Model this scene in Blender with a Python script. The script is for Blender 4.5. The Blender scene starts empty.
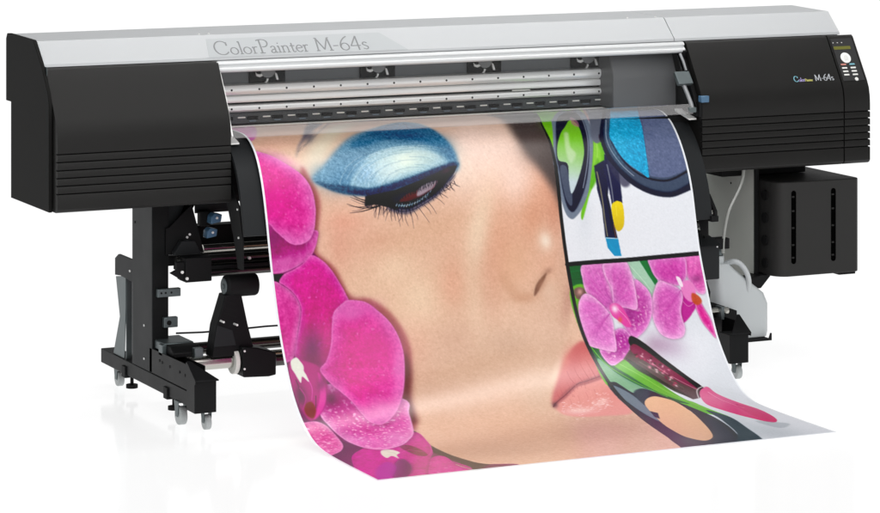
import bpy, bmesh, math, random
import numpy as np
from mathutils import Vector
random.seed(7); np.random.seed(7)
S = bpy.context.scene
# ---------------- camera ----------------
cd = bpy.data.cameras.new('camera'); cam = bpy.data.objects.new('camera', cd)
S.collection.objects.link(cam); S.camera = cam
cam.location = (-4.61, -9.43, 2.09)
cam.rotation_euler = (math.radians(90), 0, -math.radians(25.4))
cd.sensor_width = 36; cd.lens = 3137 / 880 * 36
cd.shift_y = -(256.5 + 225) / 880
cd.clip_start = 0.1; cd.clip_end = 600
# ---------------- world ----------------
w = bpy.data.worlds.new('World'); S.world = w; w.use_nodes = True
w.node_tree.nodes['Background'].inputs[0].default_value = (1, 1, 1, 1)
w.node_tree.nodes['Background'].inputs[1].default_value = .35
S.view_settings.view_transform = 'Standard'; S.view_settings.look = 'None'
S.view_settings.exposure = 0; S.view_settings.gamma = 1
# ---------------- studio lamps ----------------
def area(name, loc, target, sx, sy, power, col=(1, 1, 1)):
    l = bpy.data.lights.new(name, 'AREA'); l.shape = 'RECTANGLE'; l.size = sx; l.size_y = sy
    l.energy = power; l.color = col
    o = bpy.data.objects.new(name, l); S.collection.objects.link(o); o.location = loc
    o.rotation_euler = (Vector(target) - Vector(loc)).to_track_quat('-Z', 'Y').to_euler()
    return o
area('softbox_overhead', (-0.3, -2.2, 4.2), (0, 0, 0.9), 6.4, 3.0, 105, (1, .995, .985))
area('softbox_front', (-1.8, -7.5, 3.6), (0, -.2, .6), 4.0, 2.4, 170)
area('softbox_side', (-6.5, -1.5, 2.2), (-1, 0, .7), 2.5, 2.5, 3)
area('added_sheen_strip', (1.0, .75, 4.15), (1.0, -.5, 0), 5.2, .55, 80, (1, .99, .98))  # strip lamp added to lay a sheen on the sheet's curl

# ---------------- materials ----------------
def mat(name, col, rough=.5, metal=0, spec=.5, coat=0, noise=0, nscale=60, bump=0, bscale=400, alpha=None):
    m = bpy.data.materials.new(name); m.use_nodes = True
    nt = m.node_tree; b = nt.nodes['Principled BSDF']
    b.inputs['Base Color'].default_value = (*col, 1)
    b.inputs['Roughness'].default_value = rough; b.inputs['Metallic'].default_value = metal
    b.inputs['Specular IOR Level'].default_value = spec; b.inputs['Coat Weight'].default_value = coat
    tc = nt.nodes.new('ShaderNodeTexCoord')
    if noise:
        n = nt.nodes.new('ShaderNodeTexNoise'); n.inputs['Scale'].default_value = nscale; n.inputs['Detail'].default_value = 5
        r = nt.nodes.new('ShaderNodeMapRange'); r.inputs['To Min'].default_value = 1 - noise; r.inputs['To Max'].default_value = 1 + noise
        mx = nt.nodes.new('ShaderNodeVectorMath'); mx.operation = 'SCALE'; mx.inputs[0].default_value = col
        nt.links.new(tc.outputs['Object'], n.inputs['Vector']); nt.links.new(n.outputs['Fac'], r.inputs['Value'])
        nt.links.new(r.outputs['Result'], mx.inputs['Scale']); nt.links.new(mx.outputs[0], b.inputs['Base Color'])
        r2 = nt.nodes.new('ShaderNodeMapRange'); r2.inputs['To Min'].default_value = max(0, rough - .06); r2.inputs['To Max'].default_value = min(1, rough + .06)
        nt.links.new(n.outputs['Fac'], r2.inputs['Value']); nt.links.new(r2.outputs['Result'], b.inputs['Roughness'])
    if bump:
        n = nt.nodes.new('ShaderNodeTexNoise'); n.inputs['Scale'].default_value = bscale; n.inputs['Detail'].default_value = 3
        bp = nt.nodes.new('ShaderNodeBump'); bp.inputs['Strength'].default_value = bump; bp.inputs['Distance'].default_value = .001
        nt.links.new(tc.outputs['Object'], n.inputs['Vector']); nt.links.new(n.outputs['Fac'], bp.inputs['Height'])
        nt.links.new(bp.outputs['Normal'], b.inputs['Normal'])
    return m
M_cover = mat('black_textured_plastic', (.0105, .0101, .0096), .40, noise=.08, nscale=9, bump=.3, bscale=900, spec=.21)
M_black = mat('black_painted_steel', (.007, .0073, .0078), .45, noise=.12, nscale=14, bump=.1, bscale=700, spec=.13)
M_grey = mat('charcoal_painted_steel', (.017, .0185, .020), .5, noise=.08, nscale=12, bump=.12, bscale=700, spec=.16)
M_deep = mat('dark_interior', (.004, .004, .0045), .6, spec=.2)
M_silver = mat('silver_paint', (.455, .468, .48), .45, .12, noise=.015, nscale=8, bump=.05, bscale=1500)
M_plate = mat('name_plate_silver', (.40, .418, .43), .45, .1)
M_void = mat('slot_shadow_black', (.001, .001, .001), .9, spec=0)
M_steel = mat('grey_plated_steel', (.30, .31, .32), .4, .3)
M_box = mat('charcoal_cabinet', (.021, .0205, .020), .5, noise=.06, nscale=12, bump=.25, bscale=900, spec=.25)
M_logo = mat('logo_white', (.45, .47, .5), .4)
M_rail = mat('polished_rail', (.92, .92, .91), .3, .4)
M_lip = mat('lip_silver', (.66, .675, .68), .4, .2)
M_end = mat('black_end_panel', (.010, .0098, .0094), .6, spec=.06, bump=.2, bscale=900)
M_ink = mat('engraved_lettering', (.20, .205, .21), .5)
M_alu = mat('satin_anodised_aluminium', (.86, .86, .845), .35, .1)
M_chrome = mat('steel_tube', (.55, .54, .50), .2, 1)
M_dtube = mat('dark_steel_tube', (.10, .10, .095), .22, .9, noise=.15, nscale=9)
M_zinc = mat('zinc_bracket', (.13, .155, .16), .42, .7, noise=.12, nscale=20)
M_panelm = mat('galvanised_panel', (.55, .57, .53), .5, .0, noise=.06, nscale=5)
M_recess = mat('grey_recess', (.17, .18, .19), .5, noise=.05, nscale=8)
M_carr = mat('carriage_reflection_grey', (.10, .102, .106), .45, noise=.04, nscale=8)
M_vent = mat('dark_vent_plastic', (.045, .05, .055), .45)
M_white = mat('white_nylon', (.74, .73, .69), .4, noise=.04, nscale=40)
M_fan = mat('fan_blade_grey', (.22, .225, .23), .4)
M_blue = mat('blue_lever_plastic', (.06, .14, .24), .4, noise=.08, nscale=30)
M_caster = mat('pale_grey_caster', (.42, .45, .45), .35, noise=.1, nscale=50)
M_knob = mat('button_white', (.72, .72, .70), .4)
M_led = mat('display_olive', (.13, .13, .02), .3)
M_red = mat('button_red', (.55, .22, .18), .4)
M_btnb = mat('button_cyan', (.18, .42, .5), .4)
M_print = bpy.data.materials.new('printed_vinyl')
M_print.use_nodes = True
_n = M_print.node_tree; _b = _n.nodes['Principled BSDF']
_a = _n.nodes.new('ShaderNodeAttribute'); _a.attribute_name = 'print'
_n.links.new(_a.outputs['Color'], _b.inputs['Base Color'])
_b.inputs['Roughness'].default_value = .26; _b.inputs['Specular IOR Level'].default_value = .5
# bottle : slightly translucent HDPE
M_bottle = mat('translucent_white_polyethylene', (.52, .55, .56), .38, noise=.03, nscale=12)
_b = M_bottle.node_tree.nodes['Principled BSDF']
_b.inputs['Subsurface Weight'].default_value = .35; _b.inputs['Subsurface Radius'].default_value = (.03, .03, .03)
M_hose = mat('cloudy_vinyl_hose', (.34, .35, .33), .22)
# clear acrylic window: mostly see-through, glossy skin, faint smoke tint
M_clear = bpy.data.materials.new('smoked_clear_acrylic'); M_clear.use_nodes = True
nt = M_clear.node_tree; nt.nodes.remove(nt.nodes['Principled BSDF'])
tr = nt.nodes.new('ShaderNodeBsdfTransparent'); tr.inputs[0].default_value = (.985, .988, .99, 1)
gl = nt.nodes.new('ShaderNodeBsdfGlossy'); gl.inputs['Roughness'].default_value = .08
df = nt.nodes.new('ShaderNodeBsdfDiffuse'); df.inputs[0].default_value = (.55, .56, .57, 1)
fr = nt.nodes.new('ShaderNodeFresnel'); fr.inputs['IOR'].default_value = 1.14
m1 = nt.nodes.new('ShaderNodeMixShader'); m2 = nt.nodes.new('ShaderNodeMixShader')
m1.inputs[0].default_value = .004
nt.links.new(tr.outputs[0], m1.inputs[1]); nt.links.new(df.outputs[0], m1.inputs[2])
nt.links.new(fr.outputs[0], m2.inputs[0]); nt.links.new(m1.outputs[0], m2.inputs[1]); nt.links.new(gl.outputs[0], m2.inputs[2])
nt.links.new(m2.outputs[0], nt.nodes['Material Output'].inputs['Surface'])
M_hazed = M_clear.copy(); M_hazed.name = 'hazed_acrylic_lip'  # grey diffuse mix puts the lip's hazy reflection into its colour
for n in M_hazed.node_tree.nodes:
    if n.type == 'MIX_SHADER' and not n.inputs[0].is_linked: n.inputs[0].default_value = .22
    if n.type == 'BSDF_DIFFUSE': n.inputs[0].default_value = (.50, .49, .49, 1)
# white studio floor; emission added to wash out shadows and keep it white
M_floor = bpy.data.materials.new('white_floor_added_glow'); M_floor.use_nodes = True
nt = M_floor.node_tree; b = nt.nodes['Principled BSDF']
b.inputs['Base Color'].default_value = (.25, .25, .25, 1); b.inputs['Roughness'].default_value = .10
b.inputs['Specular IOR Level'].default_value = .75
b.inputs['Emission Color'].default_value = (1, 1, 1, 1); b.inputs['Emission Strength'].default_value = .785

# ---------------- helpers ----------------
def link(name, me, m, parent=None, bevel=0, smooth=False, seg=2):
    me.materials.append(m)
    o = bpy.data.objects.new(name, me); S.collection.objects.link(o)
    if parent: o.parent = parent
    if bevel:
        md = o.modifiers.new('bevel', 'BEVEL'); md.width = bevel; md.segments = seg; md.limit_method = 'ANGLE'; md.angle_limit = math.radians(35)
        md.harden_normals = False
    if smooth:
        for p in me.polygons: p.use_smooth = True
        if smooth != 'all':
            try: me.set_sharp_from_angle(angle=math.radians(35))
            except Exception: pass
    return o
class MB:
    def __init__(s): s.bm = bmesh.new()
    def box(s, x0, x1, y0, y1, z0, z1):
        v = [s.bm.verts.new((x, y, z)) for x in (x0, x1) for y in (y0, y1) for z in (z0, z1)]
        for f in ((0,1,3,2),(4,6,7,5),(0,4,5,1),(2,3,7,6),(0,2,6,4),(1,5,7,3)): s.bm.faces.new([v[i] for i in f])
        return s
    def ext(s, pts, a, b, ax='x'):
        def V(p, t):
            return (t, p[0], p[1]) if ax == 'x' else (p[0], t, p[1]) if ax == 'y' else (p[0], p[1], t)
        A = [s.bm.verts.new(V(p, a)) for p in pts]; Bv = [s.bm.verts.new(V(p, b)) for p in pts]
        s.bm.faces.new(A); s.bm.faces.new(Bv[::-1])
        n = len(pts)
        for i in range(n): s.bm.faces.new((A[i], Bv[i], Bv[(i+1) % n], A[(i+1) % n]))
        return s
    def cyl(s, p0, p1, r0, r1=None, n=24, cap=True):
        r1 = r0 if r1 is None else r1
        p0, p1 = Vector(p0), Vector(p1); d = (p1-p0).normalized()
        u = d.orthogonal().normalized(); v = d.cross(u)
        A = []; Bv = []
        for i in range(n):
            a = 2*math.pi*i/n; q = u*math.cos(a)+v*math.sin(a)
            A.append(s.bm.verts.new(p0+q*r0)); Bv.append(s.bm.verts.new(p1+q*r1))
        for i in range(n): s.bm.faces.new((A[i], A[(i+1) % n], Bv[(i+1) % n], Bv[i]))
        if cap: s.bm.faces.new(A[::-1]); s.bm.faces.new(Bv)
        return s
    def tube(s, pts, r, n=10):
        pts = [Vector(p) for p in pts]; rings = []
        for i, p in enumerate(pts):
            d = (pts[min(i+1, len(pts)-1)]-pts[max(i-1, 0)]).normalized()
            u = d.cross(Vector((.13, .9, .4))).normalized(); v = d.cross(u)
            rings.append([s.bm.verts.new(p+(u*math.cos(2*math.pi*k/n)+v*math.sin(2*math.pi*k/n))*r) for k in range(n)])
        for a, b in zip(rings[:-1], rings[1:]):
            for k in range(n): s.bm.faces.new((a[k], a[(k+1) % n], b[(k+1) % n], b[k]))
        s.bm.faces.new(rings[0][::-1]); s.bm.faces.new(rings[-1])
        return s
    def build(s, name, m, parent=None, bevel=0, smooth=True, seg=2):
        bmesh.ops.recalc_face_normals(s.bm, faces=s.bm.faces)
        me = bpy.data.meshes.new(name); s.bm.to_mesh(me); s.bm.free()
        return link(name, me, m, parent, bevel, smooth, seg)
def box(name, dims, m, parent, bevel=.002): return MB().box(*dims).build(name, m, parent, bevel)
def catmull(P, closed, k=6):
    P = np.array(P, float); n = len(P)
    if n < 3: return P
    out = []
    rng = range(n) if closed else range(n-1)
    for i in rng:
        if closed: a, b, c, d = P[(i-1) % n], P[i], P[(i+1) % n], P[(i+2) % n]
        else: a, b, c, d = P[max(i-1, 0)], P[i], P[i+1], P[min(i+2, n-1)]
        for j in range(k):
            t = j/k
            out.append(.5*((2*b)+(c-a)*t+(2*a-5*b+4*c-d)*t*t+(-a+3*b-3*c+d)*t**3))
    if not closed: out.append(P[-1])
    return np.array(out)

# ---------------- floor ----------------
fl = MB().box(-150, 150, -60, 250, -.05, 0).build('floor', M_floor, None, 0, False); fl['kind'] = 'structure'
# ================= the printer =================
root = bpy.data.objects.new('large_printer', None); S.collection.objects.link(root)
root.location = (0, 0, 0)
root['label'] = 'large black and silver roll-fed printer on castered stand, pouring out the printed sheet'
root['category'] = 'printer'

# chassis behind the covers
ch = MB()
ch.ext([(.10, .72), (.44, .72), (.44, 1.02), (.455, 1.02), (.455, 1.20), (.22, 1.20), (.22, 1.14), (.32, 1.14), (.32, .90), (.10, .90)], -.885, .875)
ch.ext([(.06, .72), (.43, .72), (.43, 1.15), (.14, 1.15), (.06, 1.05)], -1.44, -.885)
ch.ext([(.06, .72), (.43, .72), (.43, 1.15), (.14, 1.15), (.06, 1.05)], .875, 1.50)
ch.build('chassis', M_deep, root)
# silver hood: end-to-end folded sheet with a shallow crown
hood_prof = [(.124, 1.1595), (.127, 1.1682), (.2015, 1.2372), (.45, 1.243), (.462, 1.238), (.462, 1.19), (.45, 1.19), (.45, 1.228), (.21, 1.224), (.138, 1.158)]
hood = MB().ext(hood_prof, -1.466, .8335).ext(hood_prof, .836, 1.515).build('hood', M_silver, root, .0012, False)
# right-hand end cheek of the hood
MB().ext([(.13, 1.158), (.205, 1.224), (.45, 1.228), (.45, 1.02), (.13, 1.02)], 1.495, 1.508).build('hood_end_panel', M_silver, root)
# rounded lip rail under the hood
lip = [(.128, 1.158), (.116, 1.154), (.112, 1.147), (.118, 1.141), (.112, 1.137), (.106, 1.132), (.107, 1.125), (.114, 1.119), (.135, 1.117), (.15, 1.125), (.15, 1.157)]
MB().ext(lip, -.883, .868).build('lip_rail', M_lip, root, .001)
# dots (screws) on the hood crest
for x in (-.905, -.87, .70, .812):
    MB().cyl((x, .222, 1.237), (x, .222, 1.2405), .0035, n=12).build('hood_screw', M_alu, hood)

# name plate on the slope; slope frame
SD = Vector((0, .08, .074)).normalized(); SN = Vector((0, -.074, .08)).normalized()
def on_hood(x, t, h=0):
    p = Vector((x, .12+.08*t, 1.162+.074*t)) + SN*(.0004+h); return p
mb = MB()
def slab(mb, pts, h0, h1, fn):
    A = [mb.bm.verts.new(fn(x, t, h0)) for x, t in pts]; Bv = [mb.bm.verts.new(fn(x, t, h1)) for x, t in pts]
    mb.bm.faces.new(A); mb.bm.faces.new(Bv[::-1]); n = len(pts)
    for i in range(n): mb.bm.faces.new((A[i], Bv[i], Bv[(i+1) % n], A[(i+1) % n]))
slab(mb, [(-.905, .09), (-.19, .09), (-.271, .84), (-.893, .84)], 0, .0003, on_hood)
plate = mb.build('name_plate', M_plate, root, 0, False)
# lettering : broad-pen serif glyphs (x, y) with cap height 1
def arc(cx, cy, rx, ry, a0, a1, n=18):
    return [(cx+rx*math.cos(math.radians(a0+(a1-a0)*i/n)), cy+ry*math.sin(math.radians(a0+(a1-a0)*i/n))) for i in range(n+1)]
GL = {
 'C': (.90, [arc(.47, .5, .42, .5, 42, 322), [(.79, .90), (.79, .66)]]),
 'o': (.60, [arc(.29, .275, .24, .275, 0, 360)]),
 'l': (.26, [[(.13, 0), (.13, 1.03)], [(.03, .015), (.23, .015)], [(.04, 1.0), (.13, 1.03)]]),
 'r': (.40, [[(.13, 0), (.13, .54)], [(.03, .015), (.25, .015)], [(.04, .5), (.13, .54)], [(.13, .38), (.2, .5), (.3, .55), (.38, .51)]]),
 'P': (.70, [[(.2, 0), (.2, 1)], [(.06, .015), (.36, .015)], [(.03, .94), (.2, 1), (.42, 1.0), (.6, .9), (.64, .72), (.56, .54), (.4, .46), (.28, .48)]]),
 'a': (.48, [[(.07, .45), (.18, .54), (.3, .52), (.34, .42), (.34, .1), (.38, .01), (.46, .05)], [(.34, .31), (.16, .25), (.06, .12), (.13, .01), (.24, .02), (.34, .12)]]),
 'i': (.26, [[(.13, 0), (.13, .54)], [(.03, .015), (.23, .015)], [(.04, .5), (.13, .54)], [(.11, .75), (.15, .79)]]),
 'n': (.60, [[(.13, 0), (.13, .54)], [(.03, .015), (.23, .015)], [(.04, .5), (.13, .54)], [(.13, .4), (.24, .53), (.36, .54), (.45, .44), (.46, 0)], [(.36, .015), (.56, .015)]]),
 't': (.36, [[(.16, .74), (.16, .12), (.23, .01), (.34, .06)], [(.02, .52), (.33, .52)]]),
 'e': (.50, [[(.07, .3), (.44, .34), (.4, .48), (.27, .55), (.12, .46), (.05, .26), (.13, .06), (.28, .0), (.44, .1)]]),
 'M': (1.10, [[(.12, .015), (.18, 1)], [(.18, 1), (.54, .1)], [(.54, .1), (.9, 1)], [(.9, 1), (.97, 0)], [(.02, .015), (.24, .015)], [(.84, .015), (1.08, .015)], [(.08, 1.0), (.2, 1.0)], [(.88, 1.0), (1.0, 1.0)]]),
 '-': (.42, [[(.05, .36), (.36, .36)]]),
 '6': (.70, [[(.62, 1.05), (.4, .9), (.18, .62), (.09, .3), (.17, .06), (.36, -.02), (.55, .08), (.6, .28), (.52, .46), (.36, .53), (.2, .46), (.12, .34)]]),
 '4': (.70, [[(.5, -.05), (.5, 1.05)], [(.5, 1.05), (.05, .3)], [(.05, .3), (.66, .3)]]),
 's': (.46, [[(.39, .48), (.27, .55), (.14, .5), (.12, .38), (.25, .29), (.38, .2), (.37, .06), (.24, 0), (.08, .07)]]),
 ' ': (.36, [])}
def text(mb, s, x0, base, size, fn, thick=.085, thin=.035, h0=.0004, hh=.0006, caps=1.0):
    x = x0; lay = 0
    for c in s:
        adv, strokes = GL[c]
        k = size*(caps if c in 'CPM' else 1)
        for st in strokes:
            pts = catmull(st, False, 4) if len(st) > 2 and len(st) < 16 else np.array(st, float)
            lay += 1; L = []; R = []
            for i in range(len(pts)):
                d = pts[min(i+1, len(pts)-1)]-pts[max(i-1, 0)]; d = d/max(1e-6, np.hypot(*d))
                ang = math.atan2(d[1], d[0])
                wd = (thin+(thick-thin)*abs(math.sin(ang+.25)))/2
                nrm = np.array([-d[1], d[0]])*wd
                L.append(pts[i]+nrm); R.append(pts[i]-nrm)
            top = h0+hh+(lay % 7)*.00002
            rows = []
            for l, r in zip(L, R):
                rows.append([mb.bm.verts.new(fn(x+q[0]*k, base+q[1]*k, z)) for q, z in ((l, h0), (l, top), (r, top), (r, h0))])
            for a, b in zip(rows[:-1], rows[1:]):
                for i in range(4): mb.bm.faces.new((a[i], a[(i+1) % 4], b[(i+1) % 4], b[i]))
            mb.bm.faces.new(rows[0]); mb.bm.faces.new(rows[-1][::-1])
        x += adv*k
    return x
SL = .109
hf = lambda x, y, h: on_hood(x, y/SL, h)
tb = MB(); text(tb, 'ColorPainter', -.878, .0195, .0535, hf, caps=1.12); tb.build('name_lettering', M_ink, plate, 0, False)
tb = MB(); text(tb, 'M-64s', -.520, .0195, .057, hf); tb.build('name_lettering', M_ink, plate, 0, False)

# ---- left end panel and left cover ----
MB().ext([(.045, .708), (.437, .708), (.437, 1.022), (.49, 1.022), (.49, 1.226), (.478, 1.243), (.455, 1.2445), (.205, 1.241), (.196, 1.233), (.120, 1.163), (.058, 1.085), (.045, 1.05)], -1.478, -1.4665).build('end_panel', M_end, root, .0015)
def cover_prof():
    p = [(.135, 1.1545), (.122, 1.1575), (.112, 1.150), (.02, 1.003), (.008, .978), (.002, .95), (.0, .92), (0, .897)]
    z = .897
    for k in range(6):      # louvres: each board leans out, steps back at a dark shadow gap
        zb = (.895, .870, .844, .8195, .795, .7695)[k]
        p += [(.0, zb+.0022), (.013, zb+.0016), (.013, zb-.0016), (.002, zb-.0022), (0, zb-.006)]
    p += [(.0, .722), (.006, .7135), (.016, .7095), (.135, .7095)]
    return p
def cover(name, x0, x1, m, bev=.004):
    return MB().ext(cover_prof(), x0, x1).build(name, m, root, bev, True, 2)
cover('left_cover', -1.4645, -.8785, M_cover)
cover('right_cover', .8745, 1.4515, M_cover)
# panel module: same section, clipped to the right
cp = cover('control_module', 1.4565, 1.5625, M_cover, .006)
# tiny grey trim between end panel and cover
box('corner_trim', (-1.4662, -1.4648, .10, .126, 1.135, 1.162), M_zinc, root, 0)
# slope of the right cover
A = Vector((0, .02, 1.003)); Bq = Vector((0, .112, 1.150)); CD = (Bq-A).normalized(); CN = Vector((0, -CD.z, CD.y))
CL = (Bq-A).length
def on_cov(x, y, h=0):   # y in metres up the slope from its foot
    return Vector((x, 0, 0)) + A + CD*y + CN*(.0004+h)
def cslab(name, pts, m, parent, h0=0, h1=.0015, bev=0):
    mb = MB(); slab(mb, pts, h0, h1, on_cov); return mb.build(name, m, parent, bev)
def crect(x0, x1, y0, y1): return [(x0, y0), (x1, y0), (x1, y1), (x0, y1)]
def disc(x, y, r, n=28, ry=None): return [(x+r*math.cos(2*math.pi*i/n), y+(ry or r)*math.sin(2*math.pi*i/n)) for i in range(n)]
M_face = mat('panel_membrane', (.022, .022, .023), .35)
fp = cslab('panel_face', crect(1.4635, 1.5525, -.0, .168), M_face, cp, 0, .0012)
for k, x in enumerate((1.470, 1.488, 1.506)): cslab('indicator', crect(x-.002, x+.002, .150, .1525), M_knob, cp, .0012, .002)
cslab('display', crect(1.463+.003, 1.536, .124, .1365), M_led, cp, .0012, .002)
cslab('dial_ring', disc(1.502, .090, .0205), M_alu, cp, .0012, .003)
cslab('dial_button', disc(1.502, .090, .009), M_knob, cp, .003, .005)
rows = [(.064, (M_red, M_btnb)), (.050, (M_knob, M_knob)), (.0365, (M_knob, M_knob)), (.023, (M_knob, M_knob))]
for y, ms in rows:
    for x, m in zip((1.484, 1.520), ms): cslab('button', crect(x-.0105, x+.0105, y-.0028, y+.0028), m, cp, .0012, .003)
cslab('power_button', disc(1.519, .0045, .0068), M_knob, cp, .0012, .0035)
# small printed logo on the right cover
lg = bpy.data.objects['right_cover']
x = 1.262
for s_, m, sz in (('C', M_btnb, .021), ('olor', mat('logo_violet', (.35, .30, .55), .4), .014)):
    tb = MB(); x = text(tb, s_, x, .006, sz, on_cov, .16, .08, .0002, .0005); tb.build('logo_lettering', m, lg, 0, False)
tb = MB(); text(tb, 'Painter', x, .006, .0095, on_cov, .18, .1, .0002, .0005); tb.build('logo_lettering', mat('logo_yellow', (.55, .52, .15), .4), lg, 0, False)
tb = MB(); text(tb, 'M-64s', 1.349, .006, .023, on_cov, .13, .05, .0002, .0005); tb.build('logo_lettering', M_logo, lg, 0, False)

# ---- inside the window ----
bp = MB().box(-.875, .870, .288, .30, 1.055, 1.135).build('rear_wall', M_recess, root, 0)
for i, x in enumerate((-.638, -.234, .170, .572)):
    f = box('cooling_fan', (x-.064, x+.064, .277, .2875, 1.060, 1.106), M_deep, root, .001)
    mb = MB(); mb.cyl((x, .276, 1.106), (x, .2705, 1.106), .026, n=30); mb.build('fan_hub', M_fan, f)
    def bl(pts, nm='fan_blade'):
        MB().ext([(x+a, 1.106+b) for a, b in pts], .2715, .2765, 'y').build(nm, M_alu, f, 0, False)
    bl([(-.045, -.006), (-.040, -.012), (-.030, -.014), (-.020, -.011), (-.020, -.019), (-.030, -.023), (-.042, -.019)])
    bl([(-.004, -.028), (.002, -.030), (-.001, -.038), (-.008, -.044), (-.013, -.044), (-.006, -.036)])
    bl([(.026, -.010), (.031, -.013), (.036, -.026), (.038, -.034), (.031, -.034), (.027, -.022)])
# carriage rail (stepped aluminium extrusion)
MB().ext([(.29, 1.0635), (.262, 1.0635), (.252, 1.061), (.248, 1.052), (.248, 1.040), (.255, 1.030), (.262, 1.0275), (.29, 1.0275)], -.862, .862).build('upper_rail', M_rail, root, .0008)
MB().ext([(.29, 1.026), (.262, 1.026), (.254, 1.023), (.252, 1.010), (.255, 1.0035), (.29, 1.0035)], -.862, .862).build('rail_cover', M_rail, root, .0008)
MB().ext([(.29, .9955), (.262, .9955), (.252, .9935), (.248, .986), (.248, .978), (.255, .972), (.29, .970)], -.862, .862).build('lower_rail', M_rail, root, .0008)
box('rail_back', (-.862, .862, .275, .2895, .965, 1.06), M_deep, root, 0)
for z in (1.046, .983):
    for k in range(17):
        x = -.778+k*.0985
        if x < .86: MB().cyl((x, .2475, z), (x, .2487, z), .0036, n=12).build('rail_screw', M_deep, bpy.data.objects['upper_rail' if z > 1 else 'lower_rail'])
box('strip', (.26-.0, .33, .2445, .248, .9985, 1.0025), M_white, bpy.data.objects['rail_cover'], .0005)
# pinch-roller strip
ps = MB().ext([(.285, .9695), (.262, .9695), (.255, .963), (.257, .934), (.272, .9295), (.285, .9295)], -.862, .862).build('roller_strip', M_vent, root)
k = 0; x = -.83
while x < .80:
    box('pinch_roller', (x-.013, x+.013, .2515, .256, .9515, .9555), M_white, ps, .0005)
    box('roller_slot', (x+.028, x+.052, .2525, .257, .9385, .9425), mat('roller_slot_grey', (.12, .16, .20), .4) if k == 0 else bpy.data.materials['roller_slot_grey'], ps, .0005)
    box('roller_housing', (x+.020, x+.060, .2535, .2575, .945, .957), M_deep, ps, .001)
    x += .0895; k += 1
box('paper_edge_guide', (-.865, .862, .240, .258, .9235, .9275), M_white, root, .0008)
# carriage parked at the right, its grey standing in for the window's dark reflection
MB().ext([(.20, 1.133), (.27, 1.133), (.27, .93), (.16, .93), (.16, 1.05)], .610, .862).build('carriage_as_reflection', M_carr, root, .004)
box('side_wall', (-.8775, -.872, .12, .288, .925, 1.12), M_white, root, 0)
# apron side plates, media clamps
for sx in (-1, 1):
    mb = MB().ext([(.30, .905), (.13, .885), (.07, .83), (.03, .75), (-.03, .70), (-.06, .60), (-.062, .50), (-.02, .50), (.02, .60), (.09, .72), (.30, .72)], sx*.858, sx*.863)
    mb.build('apron_bracket', M_deep, root)
    c = MB().ext([(.13, .9235), (.05, .905), (.03, .898), (.03, .893), (.13, .915)], sx*.8375, sx*.868).build('media_clamp', M_alu, root, .0008)
    for (yy, zz) in ((-.02, .69), (-.03, .60)):
        MB().cyl((sx*.866, yy, zz), (sx*.863, yy, zz), .0035, n=10).build('bracket_screw', M_alu, root)

# ---- clear front window ----
wn = MB().ext([(.116, 1.122), (.112, 1.122), (.060, 1.045), (.0145, .951), (.0175, .9495), (.064, 1.044)], -.871, .835)
win = wn.build('front_window', M_clear, root, 0, False)
MB().ext([(.0145, .9505), (-.001, .925), (-.005, .920), (.0, .917), (.004, .924), (.0175, .9490)], -.871, .835).build('window_lip', M_hazed, win, 0, False)
MB().ext([(.118, 1.122), (.110, 1.122), (.058, 1.045), (.012, .951), (-.002, .925), (.002, .921), (.022, .951), (.066, 1.044)], -.8765, -.8715).build('window_edge', M_alu, win, 0, False)

# window hardware at the right
hw = MB().ext([(.112, 1.10), (.10, 1.125), (.11, 1.13), (.13, 1.12), (.13, .93), (.012, .93), (.03, .97)], .858, .873).build('window_side_frame', M_deep, root, .001)
lt = MB().ext([(.078, 1.050), (.046, 1.010), (.032, 1.020), (.064, 1.060)], .800, .858).build('window_latch', M_zinc, root, .002)
MB().tube([(.828, .048, 1.012), (.834, .035, .985), (.838, .018, .955), (.840, .008, .930)], .0075).build('gas_strut', M_steel, lt)
box('strut_clip', (.822, .850, -.002, .018, .922, .940), M_zinc, lt, .002)
MB().tube([(.845, .105, 1.118), (.853, .095, 1.09), (.858, .085, 1.06)], .005).build('hinge_arm', M_steel, lt)
box('blue_lever', (.866, .898, -.008, .016, .955, .978), M_blue, root, .003)
box('right_inner_panel', (.8625, .873, .0, .12, .905, .955), M_black, root, .001)

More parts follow.
